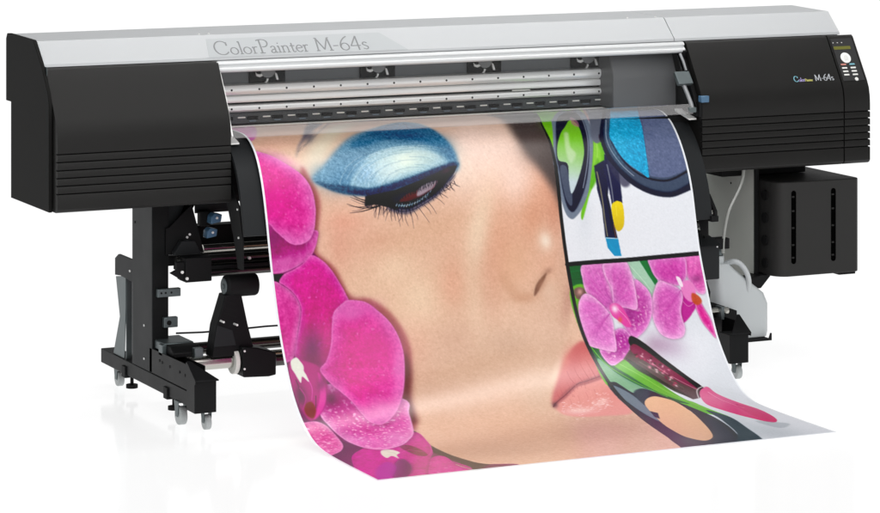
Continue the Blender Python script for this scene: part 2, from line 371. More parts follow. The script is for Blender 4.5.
# ================= stand =================
def caster(x, y, r, rz=0, parent=root):
    c = MB()
    for sx in (-1, 1):
        c.ext([(y-r*.55, r*2.45), (y+r*.75, r*2.45), (y+r*.35, r*.9), (y-r*.35, r*.9)], x+sx*(r*.55), x+sx*(r*.45))
    c.box(x-r*.55, x+r*.55, y-r*.55, y+r*.75, r*2.4, r*2.6)
    c.cyl((x, y+r*.1, r*2.6), (x, y+r*.1, r*3.6), r*.35, n=14)
    o = c.build('caster', M_zinc, parent, .001)
    wm = MB().cyl((x-r*.40, y, r), (x+r*.40, y, r), r, n=32).cyl((x-r*.5, y, r), (x+r*.5, y, r), r*.35, n=16)
    wm.build('wheel', M_caster, o, .003)
    return o
def stand_leg(sx):
    X0, X1 = (-1.045, -.985) if sx < 0 else (.918, .978)
    xo = X0 if sx < 0 else X1
    b = MB().box(X0, X1, -.06, .79, .076, .124).build('foot_beam', M_black, root, .002)
    MB().ext([(-.055, .126), (.31, .126), (.31, .205), (-.055, .208)], X0+.001, X0+.0035).build('foot_side_plate', M_black, b, .001)
    MB().ext([(-.055, .126), (.31, .126), (.31, .200), (-.055, .203)], X1-.006, X1-.003).build('foot_side_plate', M_black, b, .001)
    # angular front housing with slanted lid
    MB().ext([(-.124, .066), (-.124, .1665), (-.05, .1665), (-.05, .066)], X0-.006, X1+.008).build('foot_front_cover', M_black, b, .002)
    a0, a1 = X0-.008, X1+.012
    k0, k1 = (a0, a0+.012) if sx < 0 else (a1-.012, a1)
    lid = MB(); V = [lid.bm.verts.new(v) for v in ((a0, -.136, .167), (a1, -.136, .167), (k1, -.056, .217), (k0, -.056, .217), (a0, -.136, .172), (a1, -.136, .172), (k1, -.056, .222), (k0, -.056, .222))]
    for f in ((0, 1, 2, 3), (7, 6, 5, 4), (0, 4, 5, 1), (1, 5, 6, 2), (2, 6, 7, 3), (3, 7, 4, 0)): lid.bm.faces.new([V[i] for i in f])
    lid.build('foot_lid', M_black, b, .001)
    kx = (a0, a0+.003) if sx < 0 else (a1-.003, a1)
    MB().ext([(-.134, .16), (-.134, .169), (-.058, .217), (-.05, .217), (-.05, .16)], kx[0], kx[1]).build('foot_lid_side', M_black, b, 0)
    p = box('leg_post', (X0+.001, X1-.001, .286, .478, .1245, .715), M_grey, root, .002)
    MB().box(X0+.004, X1-.004, .2835, .2855, .21, .70).build('post_front_strip', M_black, p, 0)
    # rear knee brace and bracket
    MB().ext([(.478, .395), (.478, .47), (.62, .47), (.655, .452), (.655, .395), (.60, .40)], X0+.003, X0+.012).build('rear_bracket', M_grey, p, .001)
    MB().ext([(.556, .405), (.655, .39), (.615, .26), (.68, .1245), (.57, .1245), (.556, .30)], X0+.006, X0+.009).build('rear_brace', M_zinc, p, .001)
    MB().ext([(.556, .405), (.562, .405), (.562, .1245), (.556, .1245)], X0+.009, X0+.03).build('rear_brace', M_zinc, p, .001)
    for yy, zz in ((.36, .16), (.36, .27), (.50, .43), (.45, .60)):
        MB().cyl((X0-.001, yy, zz), (X0+.003, yy, zz), .004, n=10).build('bolt', M_alu if yy != .45 else M_deep, p)
    for yy, zz in ((.215, .178), (.19, .176), (.12, .174), (.03, .172), (-.02, .17)):
        MB().cyl((X0-.0006, yy, zz), (X0+.003, yy, zz), .0045, n=10).build('bolt_hole', M_deep, b)
    xs = (X0+X1)/2
    caster(xs+.028, -.062, .0245); caster(xs-.018, .045, .030)
    caster(xs+.018, .735, .026); 
    for yy in (.158, .56):
        lf = MB().cyl((xs, yy, .026), (xs, yy, .038), .020, n=22).cyl((xs, yy, .038), (xs, yy, .08), .006, n=10).build('levelling_foot', M_deep, root)
        box('foot_clamp', (X0-.006, X0+.022, yy-.03, yy+.005, .066, .105), M_deep, lf, .002)
    return b, p
stand_leg(-1); stand_leg(1)
# zinc brackets clipped on the left post
br = box('rail_bracket', (-1.032, -.952, .262, .282, .375, .402), M_zinc, root, .002)
for x in (-1.02, -1.005, -.985): MB().cyl((x, .261, .389), (x, .263, .389), .0035, n=10).build('bolt_hole', M_deep, br)
br = box('sensor_bracket', (-1.010, -.962, .262, .282, .274, .308), M_zinc, root, .002)
MB().cyl((-.993, .26, .290), (-.993, .263, .290), .008, n=14).build('bolt_hole', M_deep, br)
MB().ext([(.20, .205), (.335, .205), (.335, .235), (.20, .235)], -1.035, -.93).build('roll_holder_block', M_zinc, root, .004)
MB().ext([(.12, .20), (.20, .20), (.20, .232), (.15, .232), (.12, .215)], -1.03, -.93).build('roll_holder_block', M_deep, root, .003)
box('roll_holder_block', (-1.044, -1.02, .19, .225, .195, .232), M_zinc, root, .002)
box('roll_holder_block', (-.965, -.935, .10, .125, .185, .23), M_zinc, root, .002)
# gusset plates and beams beneath the chassis
MB().ext([(-1.0, .712), (-1.0, .570), (-.845, .712)], .30, .306, 'y').build('gusset', M_grey, root, .001)
MB().ext([(-.990, .601), (-.916, .668), (-.870, .712), (-.915, .712), (-.908, .668), (-.866, .512), (-1.0, .512), (-1.0, .60)], .272, .28, 'y').build('gusset', M_deep, root, .001)
MB().ext([(-.984, .523), (-.958, .560), (-.912, .558), (-.890, .514), (-.984, .514)], .235, .262, 'y').build('gusset', M_grey, root, .002)
box('belly_pan', (-.892, -.748, .288, .296, .640, .712), M_grey, root, .002)
for x, z in ((-.918, .575), (-.927, .566)): MB().cyl((x, .268, z), (x, .273, z), .004, n=10).build('bolt', M_alu, root)
box('cross_beam', (-.985, .985, .40, .455, .655, .71), M_grey, root, .003)
box('cross_beam', (-.86, .985, .38, .44, .505, .584), M_deep, root, .003)
box('cross_beam', (-.985, .92, .30, .33, .470, .503), M_deep, root, .002)
# upper rollers: bright feed tube, guide bars
MB().cyl((-.862, .30, .519), (.92, .30, .519), .0145, n=28).build('feed_tube', M_chrome, root)
MB().cyl((-.985, .22, .497), (.985, .22, .497), .014, n=24).build('guide_bar', M_dtube, root)
MB().cyl((-.985, .20, .455), (.985, .20, .455), .013, n=24).build('guide_bar', M_dtube, root)
MB().box(-.985, .985, .185, .245, .468, .480).build('guide_bar_bracket', M_black, root, .002)
MB().box(-.972, -.880, .165, .23, .434, .514).build('drive_box', M_deep, root, .003)
for x, z in ((-.985, .470), (-.968, .448)): MB().cyl((x, .160, z), (x, .165, z), .005, n=10).build('bolt', M_alu, root)
MB().ext([(-1.0, .50), (-.97, .50), (-.97, .438), (-.978, .440), (-1.02, .466), (-1.0, .475)], .175, .19, 'y').build('drive_bracket', M_deep, root)
for x, z, m, s_ in ((-.842, .627, M_blue, .020), (-.857, .580, M_blue, .019)):
    q = MB().ext([(x-s_, z-s_*.8), (x+s_*.8, z-s_*.5), (x+s_, z+s_*.7), (x-s_*.3, z+s_), (x-s_*.9, z+s_*.4)], .22, .26, 'y').build('clamp_lever', m, root, .003)
    MB().cyl((x, .215, z+.004), (x, .222, z+.004), .004, n=10).build('bolt', M_alu, q)
MB().box(-.885, -.845, .262, .29, .600, .650).build('clamp_block', M_deep, root, .004)
for x, z in ((-.745, .598), (-.735, .495)):
    MB().cyl((x, .195, z), (x, .205, z), .005, n=10).build('bolt', M_alu, root)
# lower rollers
MB().cyl((-.985, .33, .185), (.985, .33, .185), .020, n=28).build('roll_bar', M_dtube, root)
MB().cyl((-.985, .29, .150), (.985, .29, .150), .017, n=28).build('roll_bar', M_chrome, root)
MB().cyl((-.985, .42, .165), (.985, .42, .165), .016, n=24).build('roll_bar', M_black, root)
tk = MB().cyl((-.985, .10, .180), (-.84, .10, .180), .0225, n=30).build('take_up_tube', M_chrome, root)
MB().cyl((-.838, .10, .180), (-.822, .10, .180), .043, n=40).build('tube_flange', M_white, tk, .002)
# take-up motor unit
mu = MB().ext([(-.822, .232), (-.815, .132), (-.725, .128), (-.70, .132), (-.70, .205), (-.765, .225)], .05, .16, 'y').build('take_up_motor', M_black, root, .004)
MB().cyl((-.70, .10, .17), (-.688, .10, .17), .026, n=30).build('motor_collar', M_zinc, mu, .002)
MB().cyl((-.688, .10, .17), (.98, .10, .17), .019, n=30).build('take_up_tube', M_dtube, mu)
MB().ext([(-.868, .40), (-.812, .40), (-.79, .30), (-.770, .225), (-.770, .20), (-.915, .20), (-.90, .30)], .075, .135, 'y').build('sensor_arm', M_black, mu, .003)
MB().ext([(-.898, .305), (-.845, .285), (-.832, .235), (-.910, .235)], .072, .0745, 'y').build('arm_plate', M_grey, mu, .001)
for k in range(4):
    MB().ext([(-.872, .385-k*.02), (-.828, .368-k*.02), (-.828, .362-k*.02), (-.872, .379-k*.02)], .0745, .078, 'y').build('arm_vent', M_deep, mu, 0)
for x, z in ((-.885, .318), (-.838, .305), (-.812, .16), (-.812, .218)): MB().cyl((x, .047, z), (x, .080, z), .0035, n=10).build('bolt', M_alu, mu)
hd = MB().cyl((-.862, .10, .425), (-.750, .10, .425), .0365, n=32).build('sensor_head', M_deep, mu, .008)
MB().cyl((-.866, .10, .425), (-.862, .10, .425), .026, n=28).cyl((-.8685, .10, .425), (-.866, .10, .425), .008, n=14).build('head_cap', M_zinc, mu, .001)
MB().tube([(-.985, .22, .262), (-.90, .2, .262), (-.80, .17, .268), (-.70, .14, .276), (-.62, .14, .275)], .003).build('cable', M_deep, root)

# ---- right-hand ink cabinet ----
ib = []
x0, x1, yf, yb, r = 1.205, 1.548, .045, .60, .055
for cx, cy, a0 in ((x0+r, yf+r, 180), (x1-.02, yf+.02, 270)):
    rr = r if a0 == 180 else .02
    for i in range(9):
        a = math.radians(a0+90*i/8); ib.append((cx+rr*math.cos(a), cy+rr*math.sin(a)))
ib += [(x1, yb), (x0, yb)]
cab = MB().ext(ib, .318, .652, 'z').build('ink_cabinet', M_box, root, .004)
for x in (1.272, 1.437):
    def ob(z0, z1, w=.0095, n=10):
        P = []
        for i in range(n+1): a = math.pi*i/n; P.append((x+w*math.cos(a), z1+w*math.sin(a)))
        for i in range(n+1): a = math.pi+math.pi*i/n; P.append((x+w*math.cos(a), z0+w*math.sin(a)))
        return P
    MB().ext(ob(.372, .612), .0435, .0455, 'y').build('cartridge_slot', M_void, cab, 0)
    for z in (.43, .49, .55, .60, .385): box('slot_rib', (x-.0085, x+.002, .0425, .0445, z-.003, z+.003), M_cover, cab, .0005)
for z in (.36, .44, .52, .60): MB().cyl((1.199, .125, z), (1.206, .125, z), .018, n=18).build('cabinet_catch', M_deep, cab)
box('cabinet_foot', (1.47, 1.54, .06, .2, .308, .3175), M_deep, cab, .002)
box('side_hinge', (1.548, 1.553, .10, .2, .42, .50), M_deep, cab, .001)
box('cabinet_top_rail', (1.10, 1.45, .25, .50, .655, .705), M_deep, root, .003)
box('panel_edge_shade', (1.183, 1.199, .160, .169, .275, .705), M_black, root, .001)  # black strip added to darken the side panel's lit front edge
pn = box('cabinet_side_panel', (1.185, 1.1975, .17, .66, .275, .705), M_panelm, root, .002)
box('panel_wall', (.93, 1.184, .64, .652, .27, .705), M_panelm, root, 0)
MB().ext([(1.01, .27), (1.19, .27), (1.235, .317), (1.19, .317)], .13, .20, 'y').build('cabinet_shelf', M_black, root, .002)
MB().cyl((1.184, .33, .62), (1.186, .33, .62), .004, n=10).build('bolt_hole', M_deep, pn)
# right apron foot, roller end, electrics box
MB().cyl((.885, .02, .568), (.922, .02, .568), .013, n=24).build('roller_end', M_chrome, root)
MB().ext([(.05, .63), (.0, .575), (.0, .55), (.06, .55), (.10, .60)], .923, .935).build('roller_bracket', M_deep, root, .001)
box('apron_foot', (.862, .890, -.085, -.03, .552, .572), M_black, root, .002)
box('electrics_box', (.86, .955, .02, .12, .335, .455), M_grey, root, .003)
MB().ext([(-.0, .455), (.02, .462), (.12, .485), (.12, .456)], .86, .955).build('box_lid', M_grey, root, .001)
MB().cyl((.945, .018, .448), (.945, .02, .448), .003, n=10).build('bolt', M_alu, root)
MB().tube([(.885, .05, .56), (.90, .06, .53), (.915, .065, .50), (.925, .07, .465)], .0035).build('cable', M_deep, root)
MB().ext([(.875, .33), (.91, .33), (.925, .29), (.92, .25), (.90, .22), (.875, .22)], .03, .05, 'y').build('drive_bracket', M_deep, root, .001)
# bottle clip, drain hose, tray
box('hose_clamp', (.975, 1.040, .095, .145, .425, .462), M_deep, root, .002)
hs = [(1.10, .10, .715), (1.098, .10, .68), (1.085, .10, .64), (1.062, .10, .60), (1.04, .10, .56), (1.026, .10, .51), (1.018, .10, .46), (1.016, .10, .41)]
MB().tube(catmull(hs, False, 4), .006).build('drain_hose', M_hose, root)
box('bottle_tray', (1.0, 1.176, .05, .20, .100, .1075), M_deep, root, .002)
MB().ext([(1.0, .100), (1.182, .100), (1.182, .126), (1.177, .126), (1.170, .1065), (1.0, .1065)], .044, .0495, 'y').build('tray_rim', M_deep, root, .001)
# right foot cross tube and clamp
MB().cyl((.86, -.0, .228), (.975, -.0, .228), .012, n=24).build('roller_end', M_chrome, root)
box('tube_clamp', (.938, .950, -.022, .02, .200, .245), M_zinc, root, .002)
MB().ext([(.86, .275), (.945, .25), (1.04, .215), (1.04, .18), (.86, .18)], .045, .051, 'y').build('foot_guard', M_black, root, .001)

# ================= waste bottle =================
bt = bpy.data.objects.new('waste_bottle', None); S.collection.objects.link(bt); bt.location = (1.10, .13, .108)
bt['label'] = 'translucent white plastic jerrycan with moulded handle, collecting ink at the right leg'; bt['category'] = 'bottle'
def rel(o): o.location = (-1.10, -.13, -.108); return o
# body as lofted rounded rectangles
secs = [(.109, .985, 1.186, .06), (.13, .981, 1.190, .06), (.225, .981, 1.190, .06), (.262, .981, 1.176, .055), (.30, .981, 1.128, .05), (.335, .983, 1.085, .045), (.362, .985, 1.056, .035), (.372, .990, 1.048, .03)]
bm = MB(); rings = []
for z, xa, xb, hy in secs:
    ring = []; rr = min(.025, (xb-xa)/2-.001, hy-.001)
    for cx, cy, a0 in ((xb-rr, .13+hy-rr, 0), (xa+rr, .13+hy-rr, 90), (xa+rr, .13-hy+rr, 180), (xb-rr, .13-hy+rr, 270)):
        for i in range(7):
            a = math.radians(a0+15*i); ring.append(bm.bm.verts.new((cx+rr*math.cos(a), cy+rr*math.sin(a), z)))
    rings.append(ring)
for a, b in zip(rings[:-1], rings[1:]):
    n = len(a)
    for i in range(n): bm.bm.faces.new((a[i], a[(i+1) % n], b[(i+1) % n], b[i]))
bm.bm.faces.new(rings[0][::-1]); bm.bm.faces.new(rings[-1])
rel(bm.build('body', M_bottle, bt, .003))
rel(MB().cyl((1.014, .13, .370), (1.014, .13, .398), .021, n=28).build('neck', M_bottle, bt, .002))
rel(MB().cyl((1.014, .13, .398), (1.014, .13, .432), .017, n=20).build('cap', M_zinc, bt, .003))
rel(MB().tube(catmull([(1.042, .13, .365), (1.055, .10, .378), (1.075, .085, .372), (1.096, .078, .345), (1.106, .076, .315), (1.108, .080, .285), (1.106, .085, .270)], False, 5), .0095, 14).build('handle', M_bottle, bt))

# ================= printed sheet =================
ART = [
('P',[(-1027,7),(1320,7),(613,2825),(-1500,2078)],(222,180,149),0,1,0),
('B',[(-536,884),(285,22),(-49,233)],(226,184,150),0.7),
('B',[(-371,863),(162,12),(-33,168)],(230,196,160),0.6),
('B',[(-88,815),(131,54),(-112,186)],(222,172,138),0.6),
('B',[(76,446),(189,5),(-27,156)],(246,216,198),0.95),
('B',[(-14,364),(93,3),(-29,113)],(246,216,198),0.7),
('B',[(19,549),(58,8),(-28,114)],(246,218,198),0.6),
('B',[(186,590),(53,5),(-19,101)],(220,156,120),0.4),
('B',[(-77,459),(60,-18),(21,99)],(235,212,188),0.7),
('B',[(45,636),(127,25),(-63,196)],(230,182,148),0.7),
('B',[(-39,716),(32,8),(-55,146)],(232,204,172),0.7),
('B',[(29,890),(34,-4),(-6,121)],(232,200,168),0.6),
('B',[(112,706),(83,3),(-24,170)],(222,168,132),0.6),
('B',[(-33,920),(66,4),(-62,219)],(214,160,130),0.6),
('B',[(-265,973),(216,17),(-49,179)],(218,175,140),0.7),
('B',[(-81,1099),(286,25),(-74,193)],(205,168,135),0.75),
('B',[(178,1004),(67,4),(-55,158)],(212,172,142),0.7),
('B',[(154,1120),(65,6),(-35,88)],(206,168,138),0.8),
('B',[(-219,674),(215,-59),(16,57)],(214,168,130),0.5),
('B',[(-491,675),(107,6),(-11,97)],(224,172,142),0.6),
('B',[(-718,348),(87,6),(-15,51)],(228,178,150),0.8),
('B',[(-682,405),(37,28),(-29,37)],(235,198,165),0.8),
('B',[(-596,652),(64,4),(-9,80)],(228,180,150),0.6),
('B',[(-522,630),(71,4),(-4,33)],(222,150,120),0.4),
('B',[(232,521),(88,25),(-72,164)],(214,150,115),0.7),
('B',[(256,643),(45,5),(-29,135)],(205,135,100),0.7),
('B',[(209,778),(53,2),(-17,103)],(222,168,135),0.6),
('B',[(267,804),(25,4),(-48,136)],(205,160,130),0.5),
('B',[(256,936),(22,4),(-37,88)],(170,115,95),0.5),
('B',[(-335,1212),(199,33),(-43,110)],(202,160,130),0.8),
('B',[(-147,1184),(241,31),(-45,111)],(200,160,128),0.7),
('B',[(17,1307),(68,10),(-65,139)],(208,175,145),0.6),
('B',[(-53,1600),(383,17),(-55,113)],(190,146,116),0.6),
('B',[(100,1578),(212,8),(-63,129)],(182,140,112),0.6),
('B',[(-386,1641),(193,27),(-38,83)],(182,138,108),0.6),
('B',[(-271,1687),(200,14),(-51,108)],(190,150,122),0.7),
('B',[(118,518),(74,29),(-46,83)],(244,214,194),0.7),
('B',[(87,368),(82,2),(-19,63)],(244,212,190),0.6),
('B',[(-40,666),(42,12),(-52,128)],(238,214,180),0.6),
('B',[(32,754),(52,-1),(-15,169)],(216,158,122),0.55),
('B',[(-91,917),(37,-3),(-15,140)],(228,196,162),0.5),
('B',[(131,799),(75,3),(-14,81)],(228,180,146),0.5),
('B',[(171,657),(45,2),(-9,75)],(214,150,112),0.5),
('B',[(-287,903),(79,6),(-18,88)],(238,212,176),0.6),
('B',[(-360,791),(63,-16),(11,45)],(238,208,172),0.5),
('B',[(-162,861),(51,3),(-15,81)],(222,162,130),0.5),
('B',[(-204,1050),(85,7),(-25,81)],(196,150,120),0.45),
('B',[(-344,1073),(63,6),(-34,111)],(210,150,120),0.4),
('B',[(-548,704),(43,2),(-11,96)],(214,150,122),0.5),
('B',[(-418,696),(108,-15),(5,38)],(210,158,124),0.45),
('B',[(-4,1087),(94,7),(-22,64)],(188,150,120),0.5),
('N','skin'),
('P',[(212,7),(168,209),(157,342),(184,423),(219,486),(256,557),(295,634),(346,524),(562,7)],(66,58,58),17,0.93,1),
('P',[(313,7),(224,251),(293,237),(443,7)],(22,18,18),5,0.9,1),
('B',[(213,412),(33,43),(-46,36)],(105,92,88),0.7),
('P',[(267,7),(239,182),(340,96),(404,7)],(110,104,108),7,0.7,1),
('P',[(-661,407),(-632,359),(-597,319),(-521,223),(-387,29),(-304,7),(-304,7),(-397,7),(-499,111),(-602,305),(-639,358)],(72,76,100),5,0.75,1),
('B',[(-581,314),(10,16),(-27,36)],(60,62,88),0.75),
('S',[(-647,384),(-630,363),(-608,351)],(60,58,75),1.6,0.5,0.55),
('S',[(-640,381),(-623,360),(-601,347)],(60,58,75),1.6,0.5,0.55),
('S',[(-632,378),(-615,357),(-593,344)],(60,58,75),1.6,0.5,0.55),
('S',[(-621,365),(-603,342),(-580,328)],(60,58,75),1.6,0.5,0.55),
('S',[(-614,362),(-595,339),(-572,324)],(60,58,75),1.6,0.5,0.55),
('S',[(-602,347),(-582,322),(-557,304)],(60,58,75),1.6,0.5,0.55),
('S',[(-594,344),(-574,318),(-548,299)],(60,58,75),1.6,0.5,0.55),
('S',[(-586,341),(-565,313),(-539,293)],(60,58,75),1.6,0.5,0.55),
('S',[(-573,324),(-549,290),(-521,266)],(60,58,75),1.6,0.5,0.55),
('S',[(-565,320),(-540,285),(-511,258)],(60,58,75),1.6,0.5,0.55),
('S',[(-549,298),(-520,253),(-479,199)],(60,58,75),1.6,0.5,0.55),
('S',[(-541,293),(-509,243),(-465,183)],(60,58,75),1.6,0.5,0.55),
('S',[(-532,288),(-497,231),(-450,165)],(60,58,75),1.6,0.5,0.55),
('S',[(-512,258),(-457,155),(-407,79)],(60,58,75),1.6,0.5,0.55),
('S',[(-502,249),(-443,137),(-392,61)],(60,58,75),1.6,0.5,0.55),
('S',[(-466,182),(-398,49),(-362,7)],(60,58,75),1.6,0.5,0.55),
('S',[(-452,165),(-383,31),(-355,7)],(60,58,75),1.6,0.5,0.55),
('S',[(-437,148),(-368,12),(-348,7)],(60,58,75),1.6,0.5,0.55),
('S',[(-393,60),(-359,7),(-341,7)],(60,58,75),1.6,0.5,0.55),
('S',[(-378,42),(-352,7),(-334,7)],(60,58,75),1.6,0.5,0.55),
('S',[(-356,7),(-345,7),(-326,7)],(60,58,75),1.6,0.5,0.55),
('S',[(-349,7),(-338,7),(-319,7)],(60,58,75),1.6,0.5,0.55),
('S',[(-342,7),(-331,7),(-312,7)],(60,58,75),1.6,0.5,0.55),
('S',[(-335,7),(-324,7),(-305,7)],(60,58,75),1.6,0.5,0.55),
('S',[(-328,7),(-317,7),(-298,7)],(60,58,75),1.6,0.5,0.55),
('S',[(-321,7),(-310,7),(-291,7)],(60,58,75),1.6,0.5,0.55),
('B',[(-577,388),(32,32),(-71,74)],(232,222,200),0.8),
('B',[(-451,245),(113,-98),(-23,76)],(225,220,195),0.85),
('B',[(-646,451),(32,1),(-6,30)],(232,212,190),0.7),
('B',[(-119,402),(52,2),(-12,51)],(160,170,170),0.5),
('B',[(-594,460),(35,2),(-6,34)],(170,185,185),0.6),
('P',[(-624,486),(-578,447),(-512,383),(-432,320),(-311,258),(-191,187),(-132,288),(-102,360),(-82,418),(-81,462),(-100,482),(-197,506),(-319,535),(-415,547),(-493,540),(-561,516)],(88,140,172),9,0.95,1),
('B',[(-552,462),(62,-28),(13,30)],(120,165,190),0.6),
('B',[(-502,485),(78,-22),(10,45)],(74,128,165),0.7),
('P',[(-457,369),(-365,298),(-234,225),(-146,278),(-107,355),(-87,422),(-110,439),(-145,401),(-205,360),(-303,345),(-400,372)],(44,104,145),7,0.9,1),
('B',[(-245,327),(104,17),(-13,30)],(24,78,124),0.85),
('B',[(-133,385),(29,28),(-30,31)],(58,118,155),0.7),
('P',[(-484,527),(-477,486),(-432,440),(-371,398),(-278,378),(-191,395),(-138,431),(-128,453),(-228,477),(-324,501),(-411,520)],(150,188,205),6,0.95,1),
('B',[(-409,469),(47,-26),(15,29)],(118,165,205),0.8),
('B',[(-283,440),(104,-14),(-1,41)],(214,232,220),1),
('B',[(-262,426),(60,-8),(-1,25)],(234,242,226),0.8),
('B',[(-329,466),(35,-16),(9,21)],(224,236,228),0.7),
('B',[(-353,458),(49,-23),(15,37)],(190,215,220),0.8),
('B',[(-200,429),(56,10),(-9,24)],(180,205,205),0.7),
('P',[(-614,490),(-559,503),(-482,513),(-411,524),(-314,505),(-210,478),(-93,447),(-94,469),(-215,506),(-318,528),(-415,547),(-493,543),(-562,523)],(30,70,104),4,0.9,1),
('P',[(-509,529),(-412,530),(-307,508),(-191,475),(-105,454),(-108,468),(-194,493),(-310,525),(-408,551)],(28,34,74),3,0.85,1),
('P',[(-484,530),(-412,527),(-314,508),(-210,478),(-104,447),(-100,461),(-194,489),(-310,525),(-407,544)],(20,44,84),5,0.75,1),
('N','shadow'),
('S',[(-362,522),(-360,512),(-354,503)],(58,104,140),1.4,0.8,0.5),
('S',[(-375,515),(-369,503),(-360,494)],(242,250,242),1.4,0.8,0.5),
('S',[(-386,507),(-376,494),(-363,484)],(242,250,242),1.4,0.8,0.5),
('S',[(-362,503),(-351,493),(-339,486)],(58,104,140),1.4,0.8,0.5),
('S',[(-368,494),(-353,483),(-338,476)],(242,250,242),1.4,0.8,0.5),
('S',[(-344,494),(-329,486),(-315,481)],(242,250,242),1.4,0.8,0.5),
('S',[(-346,484),(-328,476),(-310,471)],(58,104,140),1.4,0.8,0.5),
('S',[(-345,474),(-322,466),(-301,462)],(242,250,242),1.4,0.8,0.5),
('S',[(-322,479),(-301,473),(-283,471)],(242,250,242),1.4,0.8,0.5),
('S',[(-317,469),(-292,464),(-271,463)],(58,104,140),1.4,0.8,0.5),
('S',[(-297,476),(-276,474),(-259,473)],(242,250,242),1.4,0.8,0.5),
('S',[(-288,467),(-264,466),(-244,467)],(242,250,242),1.4,0.8,0.5),
('S',[(-276,459),(-248,459),(-226,462)],(58,104,140),1.4,0.8,0.5),
('S',[(-262,470),(-239,471),(-221,475)],(242,250,242),1.4,0.8,0.5),
('S',[(-247,463),(-222,467),(-203,472)],(242,250,242),1.4,0.8,0.5),
('S',[(-239,475),(-219,479),(-204,485)],(58,104,140),1.4,0.8,0.5),
('S',[(-424,521),(-420,504),(-410,490)],(242,250,242),1.4,0.8,0.5),
('S',[(-436,510),(-427,492),(-413,477)],(242,250,242),1.4,0.8,0.5),
('S',[(-412,503),(-400,487),(-385,475)],(58,104,140),1.4,0.8,0.5),
('S',[(-419,491),(-401,474),(-382,462)],(242,250,242),1.4,0.8,0.5),
('S',[(-392,487),(-373,473),(-354,464)],(242,250,242),1.4,0.8,0.5),
('S',[(-393,475),(-370,461),(-346,452)],(58,104,140),1.4,0.8,0.5),
('S',[(-391,462),(-362,449),(-334,441)],(242,250,242),1.4,0.8,0.5),
('S',[(-362,463),(-334,453),(-309,448)],(242,250,242),1.4,0.8,0.5),
('S',[(-355,451),(-322,442),(-293,438)],(58,104,140),1.4,0.8,0.5),
('S',[(-328,456),(-298,450),(-272,448)],(242,250,242),1.4,0.8,0.5),
('S',[(-316,445),(-282,441),(-253,440)],(242,250,242),1.4,0.8,0.5),
('S',[(-300,435),(-262,433),(-231,434)],(58,104,140),1.4,0.8,0.5),
('S',[(-278,444),(-244,445),(-217,448)],(242,250,242),1.4,0.8,0.5),
('S',[(-258,436),(-222,439),(-194,444)],(242,250,242),1.4,0.8,0.5),
('S',[(-242,449),(-211,453),(-188,459)],(58,104,140),1.4,0.8,0.5),
('S',[(-220,443),(-188,450),(-164,459)],(242,250,242),1.4,0.8,0.5),
('S',[(-463,508),(-452,486),(-436,470)],(58,104,140),1.4,0.8,0.5),
('S',[(-471,494),(-454,472),(-433,455)],(242,250,242),1.4,0.8,0.5),
('S',[(-444,486),(-424,466),(-401,452)],(242,250,242),1.4,0.8,0.5),
('S',[(-446,471),(-419,452),(-391,438)],(58,104,140),1.4,0.8,0.5),
('S',[(-443,456),(-409,436),(-376,424)],(242,250,242),1.4,0.8,0.5),
('S',[(-411,452),(-377,437),(-345,427)],(242,250,242),1.4,0.8,0.5),
('S',[(-401,438),(-361,423),(-325,415)],(58,104,140),1.4,0.8,0.5),
('S',[(-369,439),(-330,428),(-296,423)],(242,250,242),1.4,0.8,0.5),
('S',[(-354,425),(-310,417),(-273,414)],(242,250,242),1.4,0.8,0.5),
('S',[(-334,413),(-286,406),(-246,406)],(58,104,140),1.4,0.8,0.5),
('S',[(-304,420),(-260,417),(-224,419)],(242,250,242),1.4,0.8,0.5),
('S',[(-280,410),(-233,410),(-196,415)],(242,250,242),1.4,0.8,0.5),
('S',[(-256,421),(-214,424),(-181,431)],(58,104,140),1.4,0.8,0.5),
('S',[(-229,415),(-186,421),(-153,430)],(242,250,242),1.4,0.8,0.5),
('S',[(-200,410),(-156,420),(-123,432)],(242,250,242),1.4,0.8,0.5),
('S',[(-524,503),(-509,475),(-488,453)],(242,250,242),1.4,0.8,0.5),
('S',[(-498,490),(-478,465),(-454,446)],(242,250,242),1.4,0.8,0.5),
('S',[(-501,473),(-473,447),(-443,428)],(58,104,140),1.4,0.8,0.5),
('S',[(-499,455),(-463,429),(-427,411)],(242,250,242),1.4,0.8,0.5),
('S',[(-464,447),(-427,425),(-389,410)],(242,250,242),1.4,0.8,0.5),
('S',[(-454,429),(-409,408),(-366,395)],(58,104,140),1.4,0.8,0.5),
('S',[(-418,426),(-372,409),(-331,400)],(242,250,242),1.4,0.8,0.5),
('S',[(-400,410),(-348,395),(-303,387)],(242,250,242),1.4,0.8,0.5),
('S',[(-377,393),(-320,381),(-271,376)],(58,104,140),1.4,0.8,0.5),
('S',[(-341,398),(-286,390),(-241,389)],(242,250,242),1.4,0.8,0.5),
('S',[(-313,384),(-254,380),(-207,383)],(242,250,242),1.4,0.8,0.5),
('S',[(-281,394),(-227,394),(-185,400)],(58,104,140),1.4,0.8,0.5),
('S',[(-249,385),(-194,389),(-151,398)],(242,250,242),1.4,0.8,0.5),
('S',[(-214,378),(-158,387),(-116,400)],(242,250,242),1.4,0.8,0.5),
('S',[(-191,394),(-141,406),(-104,420)],(58,104,140),1.4,0.8,0.5),
('P',[(-440,549),(-411,546),(-327,533),(-227,503),(-162,480),(-114,461),(-88,460),(-100,482),(-118,503),(-147,529),(-183,558),(-238,584),(-288,604),(-335,598),(-377,586),(-412,579),(-445,582)],(17,18,34),1.8,1,0),
('B',[(-132,478),(29,-11),(3,12)],(72,48,58),0.8),
('B',[(-300,556),(57,-16),(4,16)],(30,34,66),0.7),
('B',[(-196,499),(36,-13),(4,13)],(45,36,50),0.7),
('B',[(-255,552),(32,-9),(3,12)],(88,36,40),0.8),
